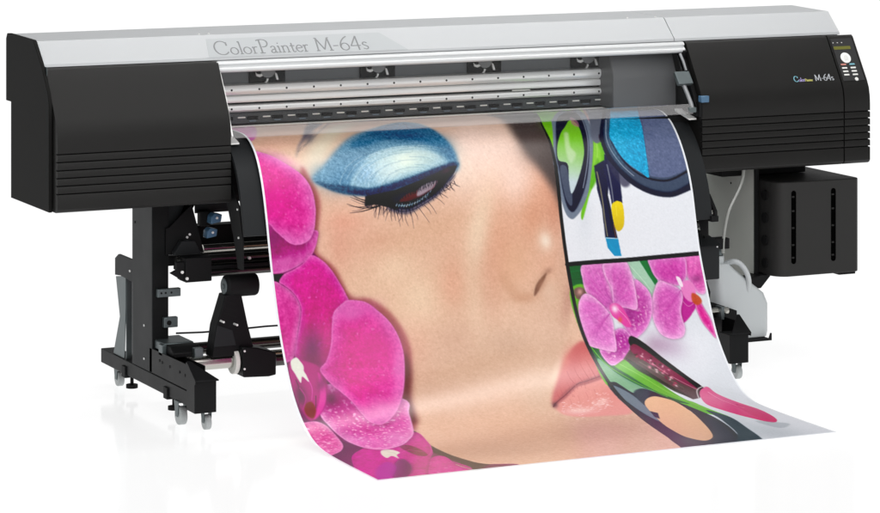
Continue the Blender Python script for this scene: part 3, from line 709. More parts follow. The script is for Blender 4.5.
('P',[(-320,572),(-288,550),(-246,538),(-200,523),(-171,509),(-190,534),(-222,550),(-265,566),(-299,576)],(92,40,42),2.5,0.9,1),
('P',[(-253,558),(-244,535),(-214,519),(-194,513),(-171,509),(-186,531),(-210,543),(-238,556)],(164,150,162),2,0.9,1),
('S',[(-172,511),(-199,541),(-238,559),(-288,574)],(120,44,54),1.6,1.2,0.7),
('S',[(-335,583),(-308,588),(-275,584),(-240,573),(-209,557)],(160,196,210),2,1.4,0.8),
('S',[(-325,582),(-322,595)],(20,22,40),1.3,0.7,0.8),
('S',[(-311,581),(-307,595)],(200,226,235),1.3,0.7,0.8),
('S',[(-296,580),(-293,594)],(20,22,40),1.3,0.7,0.8),
('S',[(-281,578),(-278,591)],(200,226,235),1.3,0.7,0.8),
('S',[(-266,575),(-263,588)],(20,22,40),1.3,0.7,0.8),
('S',[(-251,570),(-248,584)],(200,226,235),1.3,0.7,0.8),
('S',[(-235,565),(-232,579)],(20,22,40),1.3,0.7,0.8),
('S',[(-220,559),(-217,573)],(200,226,235),1.3,0.7,0.8),
('S',[(-204,552),(-201,566)],(20,22,40),1.3,0.7,0.8),
('S',[(-342,598),(-314,607),(-277,604),(-231,586),(-183,560),(-141,526)],(20,18,34),3.2,2,0.9),
('S',[(-242,539),(-237,525),(-242,515)],(20,18,30),1.8,0.6,1),
('S',[(-223,533),(-217,516),(-223,509)],(20,18,30),1.8,0.6,1),
('S',[(-204,527),(-197,506),(-207,499)],(20,18,30),1.8,0.6,1),
('S',[(-188,520),(-182,504),(-191,493)],(20,18,30),1.8,0.6,1),
('S',[(-259,548),(-256,531),(-262,524)],(20,18,30),1.8,0.6,1),
('P',[(-370,593),(-336,611),(-290,617),(-240,596),(-184,568),(-138,533),(-102,493),(-121,496),(-148,526),(-190,555),(-241,579),(-287,597),(-334,591)],(44,52,84),4,0.65,1),
('P',[(-445,582),(-412,579),(-377,586),(-335,601),(-326,588),(-360,567),(-423,557)],(17,18,34),2,0.9,1),
('S',[(-419,580),(-422,589),(-426,594)],(30,24,42),2.4,0.7,0.75),
('S',[(-411,583),(-414,593),(-417,600)],(30,24,42),2.4,0.7,0.75),
('S',[(-402,585),(-404,592),(-405,596)],(30,24,42),2.4,0.7,0.75),
('S',[(-394,588),(-395,604),(-395,615)],(30,24,42),2.4,0.7,0.75),
('S',[(-386,590),(-388,604),(-391,614)],(30,24,42),2.4,0.7,0.75),
('S',[(-377,592),(-379,604),(-382,611)],(30,24,42),2.4,0.7,0.75),
('S',[(-368,594),(-371,602),(-374,606)],(30,24,42),2.4,0.7,0.75),
('S',[(-360,596),(-359,604),(-357,609)],(30,24,42),2.4,0.7,0.75),
('S',[(-351,597),(-351,612),(-350,622)],(30,24,42),2.4,0.7,0.75),
('S',[(-343,599),(-345,613),(-347,622)],(30,24,42),2.4,0.7,0.75),
('S',[(-334,599),(-334,608),(-333,614)],(30,24,42),2.4,0.7,0.75),
('S',[(-325,600),(-325,613),(-322,622)],(30,24,42),2.4,0.7,0.75),
('S',[(-316,599),(-319,613),(-321,623)],(30,24,42),2.4,0.7,0.75),
('S',[(-307,595),(-306,607),(-305,615)],(30,24,42),2.4,0.7,0.75),
('S',[(-298,592),(-299,602),(-299,609)],(30,24,42),2.4,0.7,0.75),
('S',[(-288,588),(-289,598),(-290,604)],(30,24,42),2.4,0.7,0.75),
('S',[(-279,583),(-277,598),(-273,608)],(30,24,42),2.4,0.7,0.75),
('S',[(-269,579),(-269,589),(-268,596)],(30,24,42),2.4,0.7,0.75),
('S',[(-260,574),(-259,588),(-256,597)],(30,24,42),2.4,0.7,0.75),
('S',[(-250,569),(-248,583),(-243,592)],(30,24,42),2.4,0.7,0.75),
('S',[(-241,564),(-239,574),(-236,581)],(30,24,42),2.4,0.7,0.75),
('S',[(-231,559),(-229,570),(-225,577)],(30,24,42),2.4,0.7,0.75),
('S',[(-222,554),(-219,560),(-215,565)],(30,24,42),2.4,0.7,0.75),
('S',[(-212,551),(-211,563),(-209,571)],(30,24,42),2.4,0.7,0.75),
('S',[(-203,548),(-198,553),(-191,557)],(30,24,42),2.4,0.7,0.75),
('S',[(-193,545),(-189,552),(-182,557)],(30,24,42),2.4,0.7,0.75),
('S',[(-184,542),(-180,550),(-174,556)],(30,24,42),2.4,0.7,0.75),
('S',[(-175,538),(-172,552),(-166,561)],(30,24,42),2.4,0.7,0.75),
('S',[(-165,535),(-161,543),(-154,549)],(30,24,42),2.4,0.7,0.75),
('S',[(-156,532),(-151,542),(-143,549)],(30,24,42),2.4,0.7,0.75),
('S',[(-146,529),(-139,537),(-127,542)],(30,24,42),2.4,0.7,0.75),
('S',[(-137,526),(-130,533),(-118,538)],(30,24,42),2.4,0.7,0.75),
('S',[(-127,523),(-122,535),(-113,543)],(30,24,42),2.4,0.7,0.75),
('S',[(-118,520),(-110,524),(-99,528)],(30,24,42),2.4,0.7,0.75),
('S',[(-324,572),(-324,558),(-327,545)],(18,16,28),2.2,0.8,0.8),
('S',[(-314,568),(-314,555),(-318,541)],(18,16,28),2.2,0.8,0.8),
('S',[(-305,565),(-304,551),(-308,538)],(18,16,28),2.2,0.8,0.8),
('S',[(-295,561),(-294,548),(-298,534)],(18,16,28),2.2,0.8,0.8),
('S',[(-285,558),(-285,544),(-288,530)],(18,16,28),2.2,0.8,0.8),
('S',[(-275,554),(-275,540),(-278,527)],(18,16,28),2.2,0.8,0.8),
('S',[(-265,550),(-265,537),(-269,523)],(18,16,28),2.2,0.8,0.8),
('S',[(-256,547),(-255,533),(-259,519)],(18,16,28),2.2,0.8,0.8),
('S',[(-246,543),(-245,530),(-249,516)],(18,16,28),2.2,0.8,0.8),
('S',[(-236,540),(-235,526),(-239,512)],(18,16,28),2.2,0.8,0.8),
('S',[(-226,536),(-225,522),(-229,508)],(18,16,28),2.2,0.8,0.8),
('S',[(-216,532),(-216,519),(-219,505)],(18,16,28),2.2,0.8,0.8),
('S',[(-206,529),(-206,515),(-209,501)],(18,16,28),2.2,0.8,0.8),
('S',[(-196,525),(-196,511),(-199,497)],(18,16,28),2.2,0.8,0.8),
('S',[(-186,521),(-186,507),(-189,493)],(18,16,28),2.2,0.8,0.8),
('S',[(-177,518),(-176,504),(-179,490)],(18,16,28),2.2,0.8,0.8),
('S',[(-405,578),(-408,603),(-411,621)],(20,15,30),3.4,0.8,0.85),
('S',[(-392,582),(-395,601),(-400,613)],(20,15,30),3.4,0.8,0.85),
('S',[(-379,586),(-382,604),(-385,615)],(20,15,30),3.4,0.8,0.85),
('S',[(-366,590),(-368,606),(-369,616)],(20,15,30),3.4,0.8,0.85),
('S',[(-353,593),(-355,619),(-354,637)],(20,15,30),3.4,0.8,0.85),
('S',[(-340,596),(-341,619),(-340,636)],(20,15,30),3.4,0.8,0.85),
('S',[(-326,598),(-329,613),(-332,622)],(20,15,30),3.4,0.8,0.85),
('S',[(-313,599),(-315,624),(-314,642)],(20,15,30),3.4,0.8,0.85),
('S',[(-299,596),(-299,615),(-296,627)],(20,15,30),3.4,0.8,0.85),
('S',[(-285,590),(-285,610),(-283,624)],(20,15,30),3.4,0.8,0.85),
('S',[(-270,583),(-273,600),(-275,610)],(20,15,30),3.4,0.8,0.85),
('S',[(-256,575),(-258,594),(-260,605)],(20,15,30),3.4,0.8,0.85),
('S',[(-241,567),(-240,585),(-233,596)],(20,15,30),3.4,0.8,0.85),
('S',[(-226,559),(-228,575),(-229,586)],(20,15,30),3.4,0.8,0.85),
('S',[(-211,550),(-212,564),(-210,572)],(20,15,30),3.4,0.8,0.85),
('S',[(-197,545),(-197,565),(-193,578)],(20,15,30),3.4,0.8,0.85),
('S',[(-182,540),(-183,556),(-179,565)],(20,15,30),3.4,0.8,0.85),
('S',[(-168,535),(-167,556),(-160,570)],(20,15,30),3.4,0.8,0.85),
('S',[(-153,530),(-152,544),(-146,553)],(20,15,30),3.4,0.8,0.85),
('S',[(-139,525),(-137,538),(-128,545)],(20,15,30),3.4,0.8,0.85),
('S',[(-124,519),(-122,537),(-112,548)],(20,15,30),3.4,0.8,0.85),
('S',[(-109,514),(-105,527),(-90,534)],(20,15,30),3.4,0.8,0.85),
('S',[(-390,575),(-447,569),(-494,550)],(14,12,24),5,1,0.9),
('S',[(-391,585),(-456,588),(-508,572)],(14,12,24),5,1,0.9),
('S',[(-398,585),(-450,598),(-501,602)],(14,12,24),5,1,0.9),
('S',[(-418,570),(-460,558),(-483,544)],(14,12,24),5,1,0.9),
('S',[(-263,527),(-268,541),(-276,554)],(14,12,24),2.6,0.8,0.85),
('S',[(-254,525),(-260,539),(-268,552)],(14,12,24),2.6,0.8,0.85),
('S',[(-246,523),(-252,537),(-259,550)],(14,12,24),2.6,0.8,0.85),
('S',[(-238,521),(-243,534),(-251,548)],(14,12,24),2.6,0.8,0.85),
('S',[(-229,519),(-235,532),(-243,546)],(14,12,24),2.6,0.8,0.85),
('S',[(-221,517),(-227,530),(-234,544)],(14,12,24),2.6,0.8,0.85),
('S',[(-213,515),(-218,528),(-226,541)],(14,12,24),2.6,0.8,0.85),
('S',[(-204,513),(-210,526),(-218,539)],(14,12,24),2.6,0.8,0.85),
('S',[(-196,510),(-202,524),(-209,537)],(14,12,24),2.6,0.8,0.85),
('S',[(-187,508),(-193,522),(-201,535)],(14,12,24),2.6,0.8,0.85),
('S',[(-179,506),(-185,520),(-193,533)],(14,12,24),2.6,0.8,0.85),
('S',[(-171,504),(-177,518),(-184,531)],(14,12,24),2.6,0.8,0.85),
('S',[(-333,588),(-328,580)],(190,222,232),2.2,1.2,0.85),
('S',[(-324,590),(-319,582)],(150,196,214),2.2,1.2,0.85),
('S',[(-315,591),(-309,583)],(190,222,232),2.2,1.2,0.85),
('S',[(-305,592),(-300,584)],(190,222,232),2.2,1.2,0.85),
('S',[(-296,592),(-290,584)],(228,240,244),2.2,1.2,0.85),
('S',[(-286,590),(-281,583)],(150,196,214),2.2,1.2,0.85),
('S',[(-276,588),(-271,580)],(150,196,214),2.2,1.2,0.85),
('S',[(-266,585),(-261,577)],(228,240,244),2.2,1.2,0.85),
('S',[(-256,581),(-251,573)],(190,222,232),2.2,1.2,0.85),
('S',[(-246,576),(-240,568)],(150,196,214),2.2,1.2,0.85),
('S',[(-236,570),(-230,562)],(190,222,232),2.2,1.2,0.85),
('S',[(-225,563),(-219,555)],(190,222,232),2.2,1.2,0.85),
('S',[(-214,556),(-209,548)],(150,196,214),2.2,1.2,0.85),
('S',[(-203,547),(-198,540)],(150,196,214),2.2,1.2,0.85),
('S',[(-416,580),(-455,575),(-492,558)],(26,22,40),2.2,0.6,0.9),
('S',[(-420,583),(-463,584),(-502,579)],(26,22,40),2.2,0.6,0.9),
('S',[(-427,583),(-464,594),(-493,596)],(26,22,40),2.2,0.6,0.9),
('S',[(-434,579),(-460,565),(-480,550)],(26,22,40),2.2,0.6,0.9),
('S',[(-400,585),(-414,607),(-414,623)],(26,22,40),2.2,0.6,0.9),
('S',[(-388,588),(-397,608),(-403,627)],(26,22,40),2.2,0.6,0.9),
('S',[(-357,600),(-369,616),(-377,635)],(26,22,40),2.2,0.6,0.9),
('S',[(-371,596),(-380,612),(-381,622)],(26,22,40),2.2,0.6,0.9),
('S',[(-335,605),(-330,625),(-325,656)],(26,22,40),2.2,0.6,0.9),
('S',[(-314,609),(-320,629),(-332,641)],(26,22,40),2.2,0.6,0.9),
('S',[(-304,613),(-303,636),(-296,656)],(26,22,40),2.2,0.6,0.9),
('S',[(-282,611),(-279,637),(-277,666)],(26,22,40),2.2,0.6,0.9),
('S',[(-251,599),(-235,623),(-218,649)],(26,22,40),2.2,0.6,0.9),
('S',[(-270,608),(-261,625),(-259,638)],(26,22,40),2.2,0.6,0.9),
('S',[(-231,590),(-215,607),(-209,621)],(26,22,40),2.2,0.6,0.9),
('S',[(-215,580),(-200,601),(-189,622)],(26,22,40),2.2,0.6,0.9),
('S',[(-188,565),(-171,576),(-156,592)],(26,22,40),2.2,0.6,0.9),
('S',[(-167,552),(-150,563),(-140,570)],(26,22,40),2.2,0.6,0.9),
('S',[(-143,536),(-121,520),(-99,496)],(26,22,40),2.2,0.6,0.9),
('S',[(-152,546),(-128,537),(-106,517)],(26,22,40),2.2,0.6,0.9),
('S',[(-124,513),(-102,493),(-87,472)],(26,22,40),2.2,0.6,0.9),
('B',[(204,730),(34,-4),(3,44)],(240,214,190),0.6),
('B',[(206,730),(19,-2),(2,24)],(250,234,216),0.7),
('B',[(82,796),(53,3),(-12,75)],(224,176,142),0.5),
('P',[(20,838),(33,890),(57,919),(91,931),(131,919),(145,892),(116,905),(83,900),(55,870),(40,828)],(196,146,114),15,0.5,1),
('B',[(189,898),(32,-14),(17,43)],(224,190,166),0.7),
('P',[(195,837),(166,859),(144,884),(132,916),(147,906),(165,883),(186,856)],(104,66,52),2.5,0.9,1),
('B',[(201,833),(18,-8),(4,9)],(160,115,95),0.6),
('B',[(167,876),(16,7),(-21,31)],(176,126,100),0.55),
('B',[(86,921),(52,2),(-3,17)],(200,150,120),0.5),
('P',[(30,1386),(50,1334),(100,1260),(150,1187),(193,1137),(231,1105),(266,1091),(278,1130),(273,1275),(212,1280),(157,1295),(92,1341)],(196,98,98),6,1,1),
('B',[(169,1175),(18,9),(-39,61)],(214,128,120),0.7),
('B',[(248,1182),(30,15),(-47,72)],(208,112,108),0.6),
('P',[(31,1390),(94,1336),(161,1287),(200,1273),(261,1253),(280,1383),(263,1488),(160,1489),(86,1479),(38,1452),(28,1415)],(224,148,140),6,1,1),
('B',[(231,1370),(41,6),(-27,54)],(220,134,126),0.8),
('S',[(65,1360),(70,1338),(74,1310)],(168,62,72),1.6,0.6,0.6),
('S',[(82,1351),(90,1323),(98,1286)],(168,62,72),1.6,0.6,0.6),
('S',[(100,1341),(109,1309),(108,1292)],(168,62,72),1.6,0.6,0.6),
('S',[(117,1332),(129,1295),(132,1268)],(168,62,72),1.6,0.6,0.6),
('S',[(135,1323),(139,1301),(142,1274)],(168,62,72),1.6,0.6,0.6),
('S',[(152,1313),(159,1287),(166,1251)],(168,62,72),1.6,0.6,0.6),
('S',[(170,1304),(179,1273),(177,1257)],(168,62,72),1.6,0.6,0.6),
('S',[(187,1295),(199,1258),(201,1233)],(168,62,72),1.6,0.6,0.6),
('S',[(205,1285),(209,1264),(212,1239)],(168,62,72),1.6,0.6,0.6),
('S',[(223,1276),(229,1250),(235,1215)],(168,62,72),1.6,0.6,0.6),
('S',[(240,1267),(249,1236),(246,1221)],(168,62,72),1.6,0.6,0.6),
('S',[(258,1257),(268,1222),(270,1198)],(168,62,72),1.6,0.6,0.6),
('S',[(66,1372),(59,1402),(47,1426)],(190,96,98),2,0.8,0.5),
('S',[(84,1366),(77,1396),(65,1419)],(236,170,160),2,0.8,0.5),
('S',[(101,1359),(94,1389),(83,1412)],(190,96,98),2,0.8,0.5),
('S',[(119,1353),(112,1382),(101,1406)],(236,170,160),2,0.8,0.5),
('S',[(137,1346),(130,1375),(119,1399)],(190,96,98),2,0.8,0.5),
('S',[(154,1340),(148,1369),(137,1392)],(236,170,160),2,0.8,0.5),
('S',[(172,1333),(166,1362),(154,1385)],(190,96,98),2,0.8,0.5),
('S',[(190,1326),(184,1355),(172,1378)],(236,170,160),2,0.8,0.5),
('S',[(208,1319),(202,1348),(191,1371)],(190,96,98),2,0.8,0.5),
('S',[(226,1313),(220,1341),(209,1364)],(236,170,160),2,0.8,0.5),
('P',[(29,1390),(72,1344),(140,1292),(196,1267),(273,1244),(271,1264),(200,1289),(154,1302),(90,1353)],(146,60,68),4,0.7,1),
('S',[(25,1395),(44,1374),(93,1339),(161,1287),(199,1275),(260,1255)],(110,40,52),4.5,3.5,0.85),
('S',[(243,1262),(245,1216),(245,1173)],(160,58,68),4,1,0.6),
('S',[(217,1269),(216,1223),(216,1189)],(160,58,68),4,1,0.6),
('S',[(188,1277),(184,1235),(188,1201)],(160,58,68),4,1,0.6),
('S',[(156,1289),(151,1251),(155,1217)],(160,58,68),4,1,0.6),
('B',[(35,1385),(10,2),(-8,17)],(80,40,50),0.8),
('B',[(99,1438),(52,5),(-10,23)],(246,222,216),0.55),
('B',[(200,1397),(33,-13),(-7,23)],(246,220,214),0.45),
('S',[(132,1419),(140,1419)],(255,244,240),1.6314395561602668,1.0,0.40324055043911705),
('S',[(42,1436),(47,1435)],(255,244,240),2.7446311865965525,1.0,0.5294240938748436),
('S',[(103,1394),(107,1396)],(255,244,240),2.3394180119479007,1.0,0.8295153695756472),
('S',[(142,1458),(152,1455)],(255,244,240),1.2810065194113256,1.0,0.5131099794141929),
('S',[(111,1441),(118,1443)],(255,244,240),1.7924093672172574,1.0,0.5591759829947915),
('S',[(215,1403),(221,1402)],(255,244,240),1.6304760047008422,1.0,0.7407685021108235),
('S',[(197,1403),(205,1398)],(255,244,240),1.7601618880297811,1.0,0.6453235530673975),
('S',[(72,1432),(78,1430)],(255,244,240),2.7336405481179797,1.0,0.4481928565871302),
('S',[(189,1439),(195,1437)],(255,244,240),2.0074522603672884,1.0,0.5147432518765167),
('S',[(202,1391),(206,1392)],(255,244,240),2.4200180124703583,1.0,0.4415364795456788),
('S',[(116,1417),(119,1420)],(255,244,240),3.101917445684514,1.0,0.3890458134510739),
('S',[(166,1394),(175,1392)],(255,244,240),2.7686748098061997,1.0,0.8033791649306175),
('S',[(110,1445),(115,1442)],(255,244,240),1.7139029414672424,1.0,0.7257620560103577),
('S',[(46,1429),(52,1424)],(255,244,240),3.0100713791035303,1.0,0.46331614636427854),
('S',[(83,1466),(88,1468)],(255,244,240),3.1531348841066564,1.0,0.513746842582042),
('S',[(170,1441),(179,1441)],(255,244,240),1.3543885039456354,1.0,0.8036654676610899),
('S',[(87,1483),(94,1483)],(255,244,240),2.457184965630247,1.0,0.8173937097766919),
('S',[(149,1438),(154,1435)],(255,244,240),1.9432058881862035,1.0,0.38955134300137323),
('S',[(179,1404),(187,1399)],(255,244,240),1.7172221592346284,1.0,0.8355682790073737),
('S',[(40,1428),(43,1430)],(255,244,240),2.772440456086198,1.0,0.6305480246718018),
('S',[(127,1443),(133,1443)],(255,244,240),1.7869019978760265,1.0,0.4260649399583672),
('S',[(78,1414),(84,1409)],(255,244,240),2.288169543635704,1.0,0.8000333976512111),
('S',[(188,1414),(197,1408)],(255,244,240),2.213322141570589,1.0,0.5424133728232214),
('S',[(164,1402),(174,1396)],(255,244,240),1.880087970692735,1.0,0.5383699785575871),
('S',[(150,1425),(159,1423)],(255,244,240),1.7707325771736098,1.0,0.8167381700470557),
('S',[(78,1423),(85,1426)],(255,244,240),2.491364549639643,1.0,0.797356975442332),
('S',[(121,1384),(125,1385)],(255,244,240),2.966568541872075,1.0,0.632073136873953),
('S',[(140,1415),(148,1410)],(255,244,240),1.3967956894407532,1.0,0.40032081545362497),
('S',[(230,1405),(240,1399)],(255,244,240),1.3537962669171675,1.0,0.8091387050797072),
('S',[(219,1427),(226,1429)],(255,244,240),2.77335388408993,1.0,0.6631451276434643),
('S',[(189,1438),(199,1433)],(255,244,240),1.6748673274647392,1.0,0.5694096512122022),
('S',[(98,1390),(105,1389)],(255,244,240),2.103767882272866,1.0,0.741567756012971),
('S',[(124,1442),(132,1443)],(255,244,240),2.0765811981493894,1.0,0.6234739449415417),
('S',[(82,1433),(91,1429)],(255,244,240),2.0083923749784542,1.0,0.5137554414032108),
('S',[(59,1399),(65,1398)],(255,244,240),3.1301216600510307,1.0,0.646816541299077),
('S',[(102,1428),(110,1427)],(255,244,240),2.4798776615894482,1.0,0.5622648335316041),
('S',[(177,1370),(183,1364)],(255,244,240),1.3381577297927971,1.0,0.37295346909285015),
('S',[(66,1391),(74,1388)],(255,244,240),2.276991085146901,1.0,0.3101900043964527),
('S',[(82,1431),(89,1433)],(255,244,240),3.098484979816055,1.0,0.3450691533608302),
('S',[(84,1437),(92,1434)],(255,244,240),1.5446485658187628,1.0,0.38205839216968895),
('S',[(131,1393),(137,1389)],(255,244,240),1.3626154267781665,1.0,0.5003696157155115),
('S',[(43,1422),(48,1423)],(255,244,240),1.7962369365124666,1.0,0.5791763707048495),
('S',[(118,1406),(125,1400)],(255,244,240),2.229673477878027,1.0,0.5955440839765771),
('S',[(106,1403),(112,1397)],(255,244,240),1.7572006386019579,1.0,0.6719170127842558),
('S',[(97,1422),(104,1425)],(255,244,240),1.4319325037090307,1.0,0.6351381451105228),
('S',[(49,1413),(59,1412)],(255,244,240),2.970939571045193,1.0,0.5487697027477737),
('S',[(177,1418),(187,1415)],(255,244,240),2.59471461444286,1.0,0.4849265908161485),
('S',[(84,1400),(93,1395)],(255,244,240),1.9135730729274174,1.0,0.8117530879062911),
('S',[(198,1412),(205,1408)],(255,244,240),2.84140588986796,1.0,0.4166009175823478),
('S',[(146,1424),(154,1423)],(255,244,240),2.8675068637601537,1.0,0.7440252487271599),
('S',[(74,1387),(79,1387)],(255,244,240),1.407117299114732,1.0,0.8365668839536717),
('S',[(59,1402),(70,1398)],(255,244,240),1.5542711692081357,1.0,0.32373589928408747),
('S',[(128,1437),(138,1434)],(255,244,240),1.277936980140934,1.0,0.6717781379017191),
('S',[(111,1405),(117,1403)],(255,244,240),2.9775060508651285,1.0,0.7536880733826414),
('S',[(201,1408),(204,1408)],(255,244,240),1.748441538546311,1.0,0.8249540996554952),
('S',[(206,1418),(212,1420)],(255,244,240),1.6984238727414962,1.0,0.7061339300991261),
('S',[(109,1414),(120,1409)],(255,244,240),2.4643801809073405,1.0,0.5214450133496747),
('S',[(81,1406),(88,1404)],(255,244,240),2.319697685401626,1.0,0.45558157364919294),
('S',[(84,1414),(91,1415)],(255,244,240),1.6294177296451535,1.0,0.5632354225058385),
('S',[(115,1434),(127,1429)],(255,244,240),3.0553785509155356,1.0,0.5252589861055036),
('S',[(183,1411),(187,1412)],(255,244,240),1.373231900186578,1.0,0.5216711606455142),
('S',[(163,1401),(169,1401)],(255,244,240),3.0704633114687914,1.0,0.730234608734361),
('S',[(172,1387),(182,1382)],(255,244,240),1.707200951408693,1.0,0.41886623158905273),
('S',[(160,1418),(165,1415)],(255,244,240),1.6074697370301052,1.0,0.3514317518792185),
('S',[(155,1384),(161,1379)],(255,244,240),1.832199083218039,1.0,0.7780866743027282),
('S',[(140,1436),(151,1430)],(255,244,240),2.9981646913034066,1.0,0.7108147309345819),
('S',[(167,1445),(177,1442)],(255,244,240),1.7258557801672088,1.0,0.6265153313311155),
('S',[(162,1411),(173,1406)],(255,244,240),1.524711980996649,1.0,0.7154851106422782),
('S',[(73,1377),(75,1379)],(255,244,240),3.0794256445561823,1.0,0.810842406612768),
('S',[(169,1411),(177,1410)],(255,244,240),2.8937225043710875,1.0,0.7387677805557089),
('S',[(91,1466),(99,1465)],(255,244,240),1.8474223637907894,1.0,0.5364996873515897),
('S',[(94,1464),(99,1464)],(255,244,240),1.793353111122146,1.0,0.5000272997885928),
('S',[(197,1426),(207,1423)],(255,244,240),1.9673862034630687,1.0,0.5945657870877115),
('S',[(61,1425),(66,1423)],(255,244,240),1.2423946980678304,1.0,0.36477767717186554),
('S',[(61,1491),(68,1492)],(255,244,240),2.2821086987455335,1.0,0.8176431188191877),
('S',[(212,1427),(219,1421)],(255,244,240),2.434682522173932,1.0,0.49285135750292286),
('S',[(65,1377),(73,1377)],(255,244,240),2.6866336253837293,1.0,0.8075203277374241),
('S',[(173,1420),(178,1423)],(255,244,240),1.3567919028050512,1.0,0.3887379045453781),
('S',[(158,1434),(164,1429)],(255,244,240),1.6820965319885648,1.0,0.4829679182139911),
('S',[(56,1402),(61,1399)],(255,244,240),2.4432824528617054,1.0,0.3736859798478231),
('S',[(164,1397),(171,1393)],(255,244,240),2.281904852902905,1.0,0.5045687637742947),
('S',[(158,1454),(166,1452)],(255,244,240),1.8897652038634738,1.0,0.6282545647344944),
('S',[(230,1396),(232,1398)],(255,244,240),2.3411817202370075,1.0,0.769348601686269),
('S',[(133,1419),(139,1420)],(255,244,240),1.5179400584587697,1.0,0.6031136251323562),
('S',[(75,1406),(84,1405)],(255,244,240),1.8923833619682167,1.0,0.8163132167927307),
('S',[(153,1457),(156,1458)],(255,244,240),2.4498473980617144,1.0,0.4623603654019848),
('S',[(199,1427),(206,1424)],(255,244,240),2.7205890131369013,1.0,0.5912521304936904),
('S',[(176,1426),(184,1430)],(255,244,240),1.8931495745384963,1.0,0.6318829891790014),
('S',[(210,1420),(214,1421)],(255,244,240),2.5542618167406412,1.0,0.7404214567203274),
('S',[(236,1348),(244,1345)],(255,242,238),2.2,1.0,0.6),
('S',[(190,1389),(197,1387)],(255,242,238),2.2,1.0,0.6),
('S',[(207,1354),(214,1351)],(255,242,238),2.2,1.0,0.6),
('S',[(209,1398),(216,1395)],(255,242,238),2.2,1.0,0.6),
('S',[(205,1348),(212,1345)],(255,242,238),2.2,1.0,0.6),
('S',[(208,1414),(215,1412)],(255,242,238),2.2,1.0,0.6),
('S',[(208,1381),(216,1378)],(255,242,238),2.2,1.0,0.6),
('S',[(190,1377),(197,1375)],(255,242,238),2.2,1.0,0.6),
('S',[(213,1355),(220,1352)],(255,242,238),2.2,1.0,0.6),
('S',[(190,1390),(197,1388)],(255,242,238),2.2,1.0,0.6),
('S',[(205,1346),(213,1343)],(255,242,238),2.2,1.0,0.6),
('S',[(177,1410),(185,1407)],(255,242,238),2.2,1.0,0.6),
('S',[(208,1415),(215,1412)],(255,242,238),2.2,1.0,0.6),
('S',[(209,1380),(216,1377)],(255,242,238),2.2,1.0,0.6),
('S',[(228,1354),(235,1352)],(255,242,238),2.2,1.0,0.6),
('S',[(209,1385),(216,1382)],(255,242,238),2.2,1.0,0.6),
('S',[(210,1387),(217,1384)],(255,242,238),2.2,1.0,0.6),
('S',[(204,1344),(211,1342)],(255,242,238),2.2,1.0,0.6),
('S',[(194,1387),(201,1385)],(255,242,238),2.2,1.0,0.6),
('S',[(216,1387),(224,1384)],(255,242,238),2.2,1.0,0.6),
('S',[(240,1357),(247,1355)],(255,242,238),2.2,1.0,0.6),
('S',[(204,1375),(212,1372)],(255,242,238),2.2,1.0,0.6),
('S',[(230,1379),(237,1376)],(255,242,238),2.2,1.0,0.6),
('S',[(210,1418),(217,1415)],(255,242,238),2.2,1.0,0.6),
('S',[(228,1346),(235,1344)],(255,242,238),2.2,1.0,0.6),
('S',[(194,1413),(201,1410)],(255,242,238),2.2,1.0,0.6),
('S',[(175,1258),(178,1245)],(206,112,108),2,1,0.5),
('S',[(182,1311),(186,1297)],(170,70,78),2,1,0.5),
('S',[(117,1350),(121,1336)],(170,70,78),2,1,0.5),
('S',[(188,1249),(191,1236)],(222,140,132),2,1,0.5),
('S',[(235,1209),(237,1197)],(206,112,108),2,1,0.5),
('S',[(146,1289),(149,1276)],(170,70,78),2,1,0.5),
('S',[(153,1294),(156,1281)],(222,140,132),2,1,0.5),
('S',[(147,1290),(150,1277)],(170,70,78),2,1,0.5),
('S',[(229,1214),(232,1202)],(206,112,108),2,1,0.5),
('S',[(90,1331),(93,1317)],(170,70,78),2,1,0.5),
('S',[(190,1321),(194,1307)],(206,112,108),2,1,0.5),
('S',[(121,1354),(125,1340)],(170,70,78),2,1,0.5),
('S',[(209,1256),(212,1244)],(206,112,108),2,1,0.5),
('B',[(115,1217),(10,8),(-51,70)],(232,204,180),0.6),
('P',[(-475,1420),(-478,1524),(-467,1648),(-447,1734),(-422,1800),(-350,1860),(-275,1900),(-421,2186),(-711,2045),(-548,1515)],(12,8,14),1.5,1,1),
('P',[(-422,1828),(-374,1828),(-324,1863),(-385,1984),(-493,1932)],(120,20,90),2,0.9,1),
('P',[(-656,450),(-622,493),(-602,554),(-614,625),(-633,698),(-622,731),(-571,780),(-530,871),(-465,886),(-398,938),(-362,1017),(-364,1107),(-424,1263),(-450,1387),(-499,1405),(-445,1174),(-582,946),(-694,742)],(150,56,62),8,0.7,1),
('P',[(-384,1076),(-378,1152),(-418,1264),(-440,1372),(-473,1352),(-428,1197)],(96,30,30),11,0.8,1),
('P',[(-761,7),(-671,7),(-715,170),(-762,287),(-793,321),(-805,281),(-898,363)],(212,108,178),3,1,1),
('B',[(-749,237),(12,4),(-23,57)],(225,190,215),0.5),
('P',[(-924,610),(-779,615),(-624,747),(-606,878),(-620,1043),(-617,1226),(-543,1467),(-502,1615),(-490,1859),(-660,2210),(-1284,1912)],(120,14,92),3,1,1),
('P',[(-746,1389),(-679,1485),(-716,1643),(-827,1919),(-847,1550)],(70,16,66),8,0.9,1),
('T',[(-683,1494),(-600,1481),(-478,1426),(-470,1507),(-495,1606),(-539,1687),(-494,1668),(-491,1735),(-502,1883),(-853,2006),(-769,1614)],(196,16,140),(176,14,124),(200,60,160),20,0,0,None),
('T',[(-552,1707),(-510,1661),(-487,1684),(-496,1760),(-508,1895),(-639,1906)],(208,34,150),(190,30,135),(215,80,170),14,1,6,None),
('P',[(-651,1675),(-614,1652),(-628,1741),(-676,1831),(-736,1890),(-730,1806)],(92,10,80),6,0.9,1),
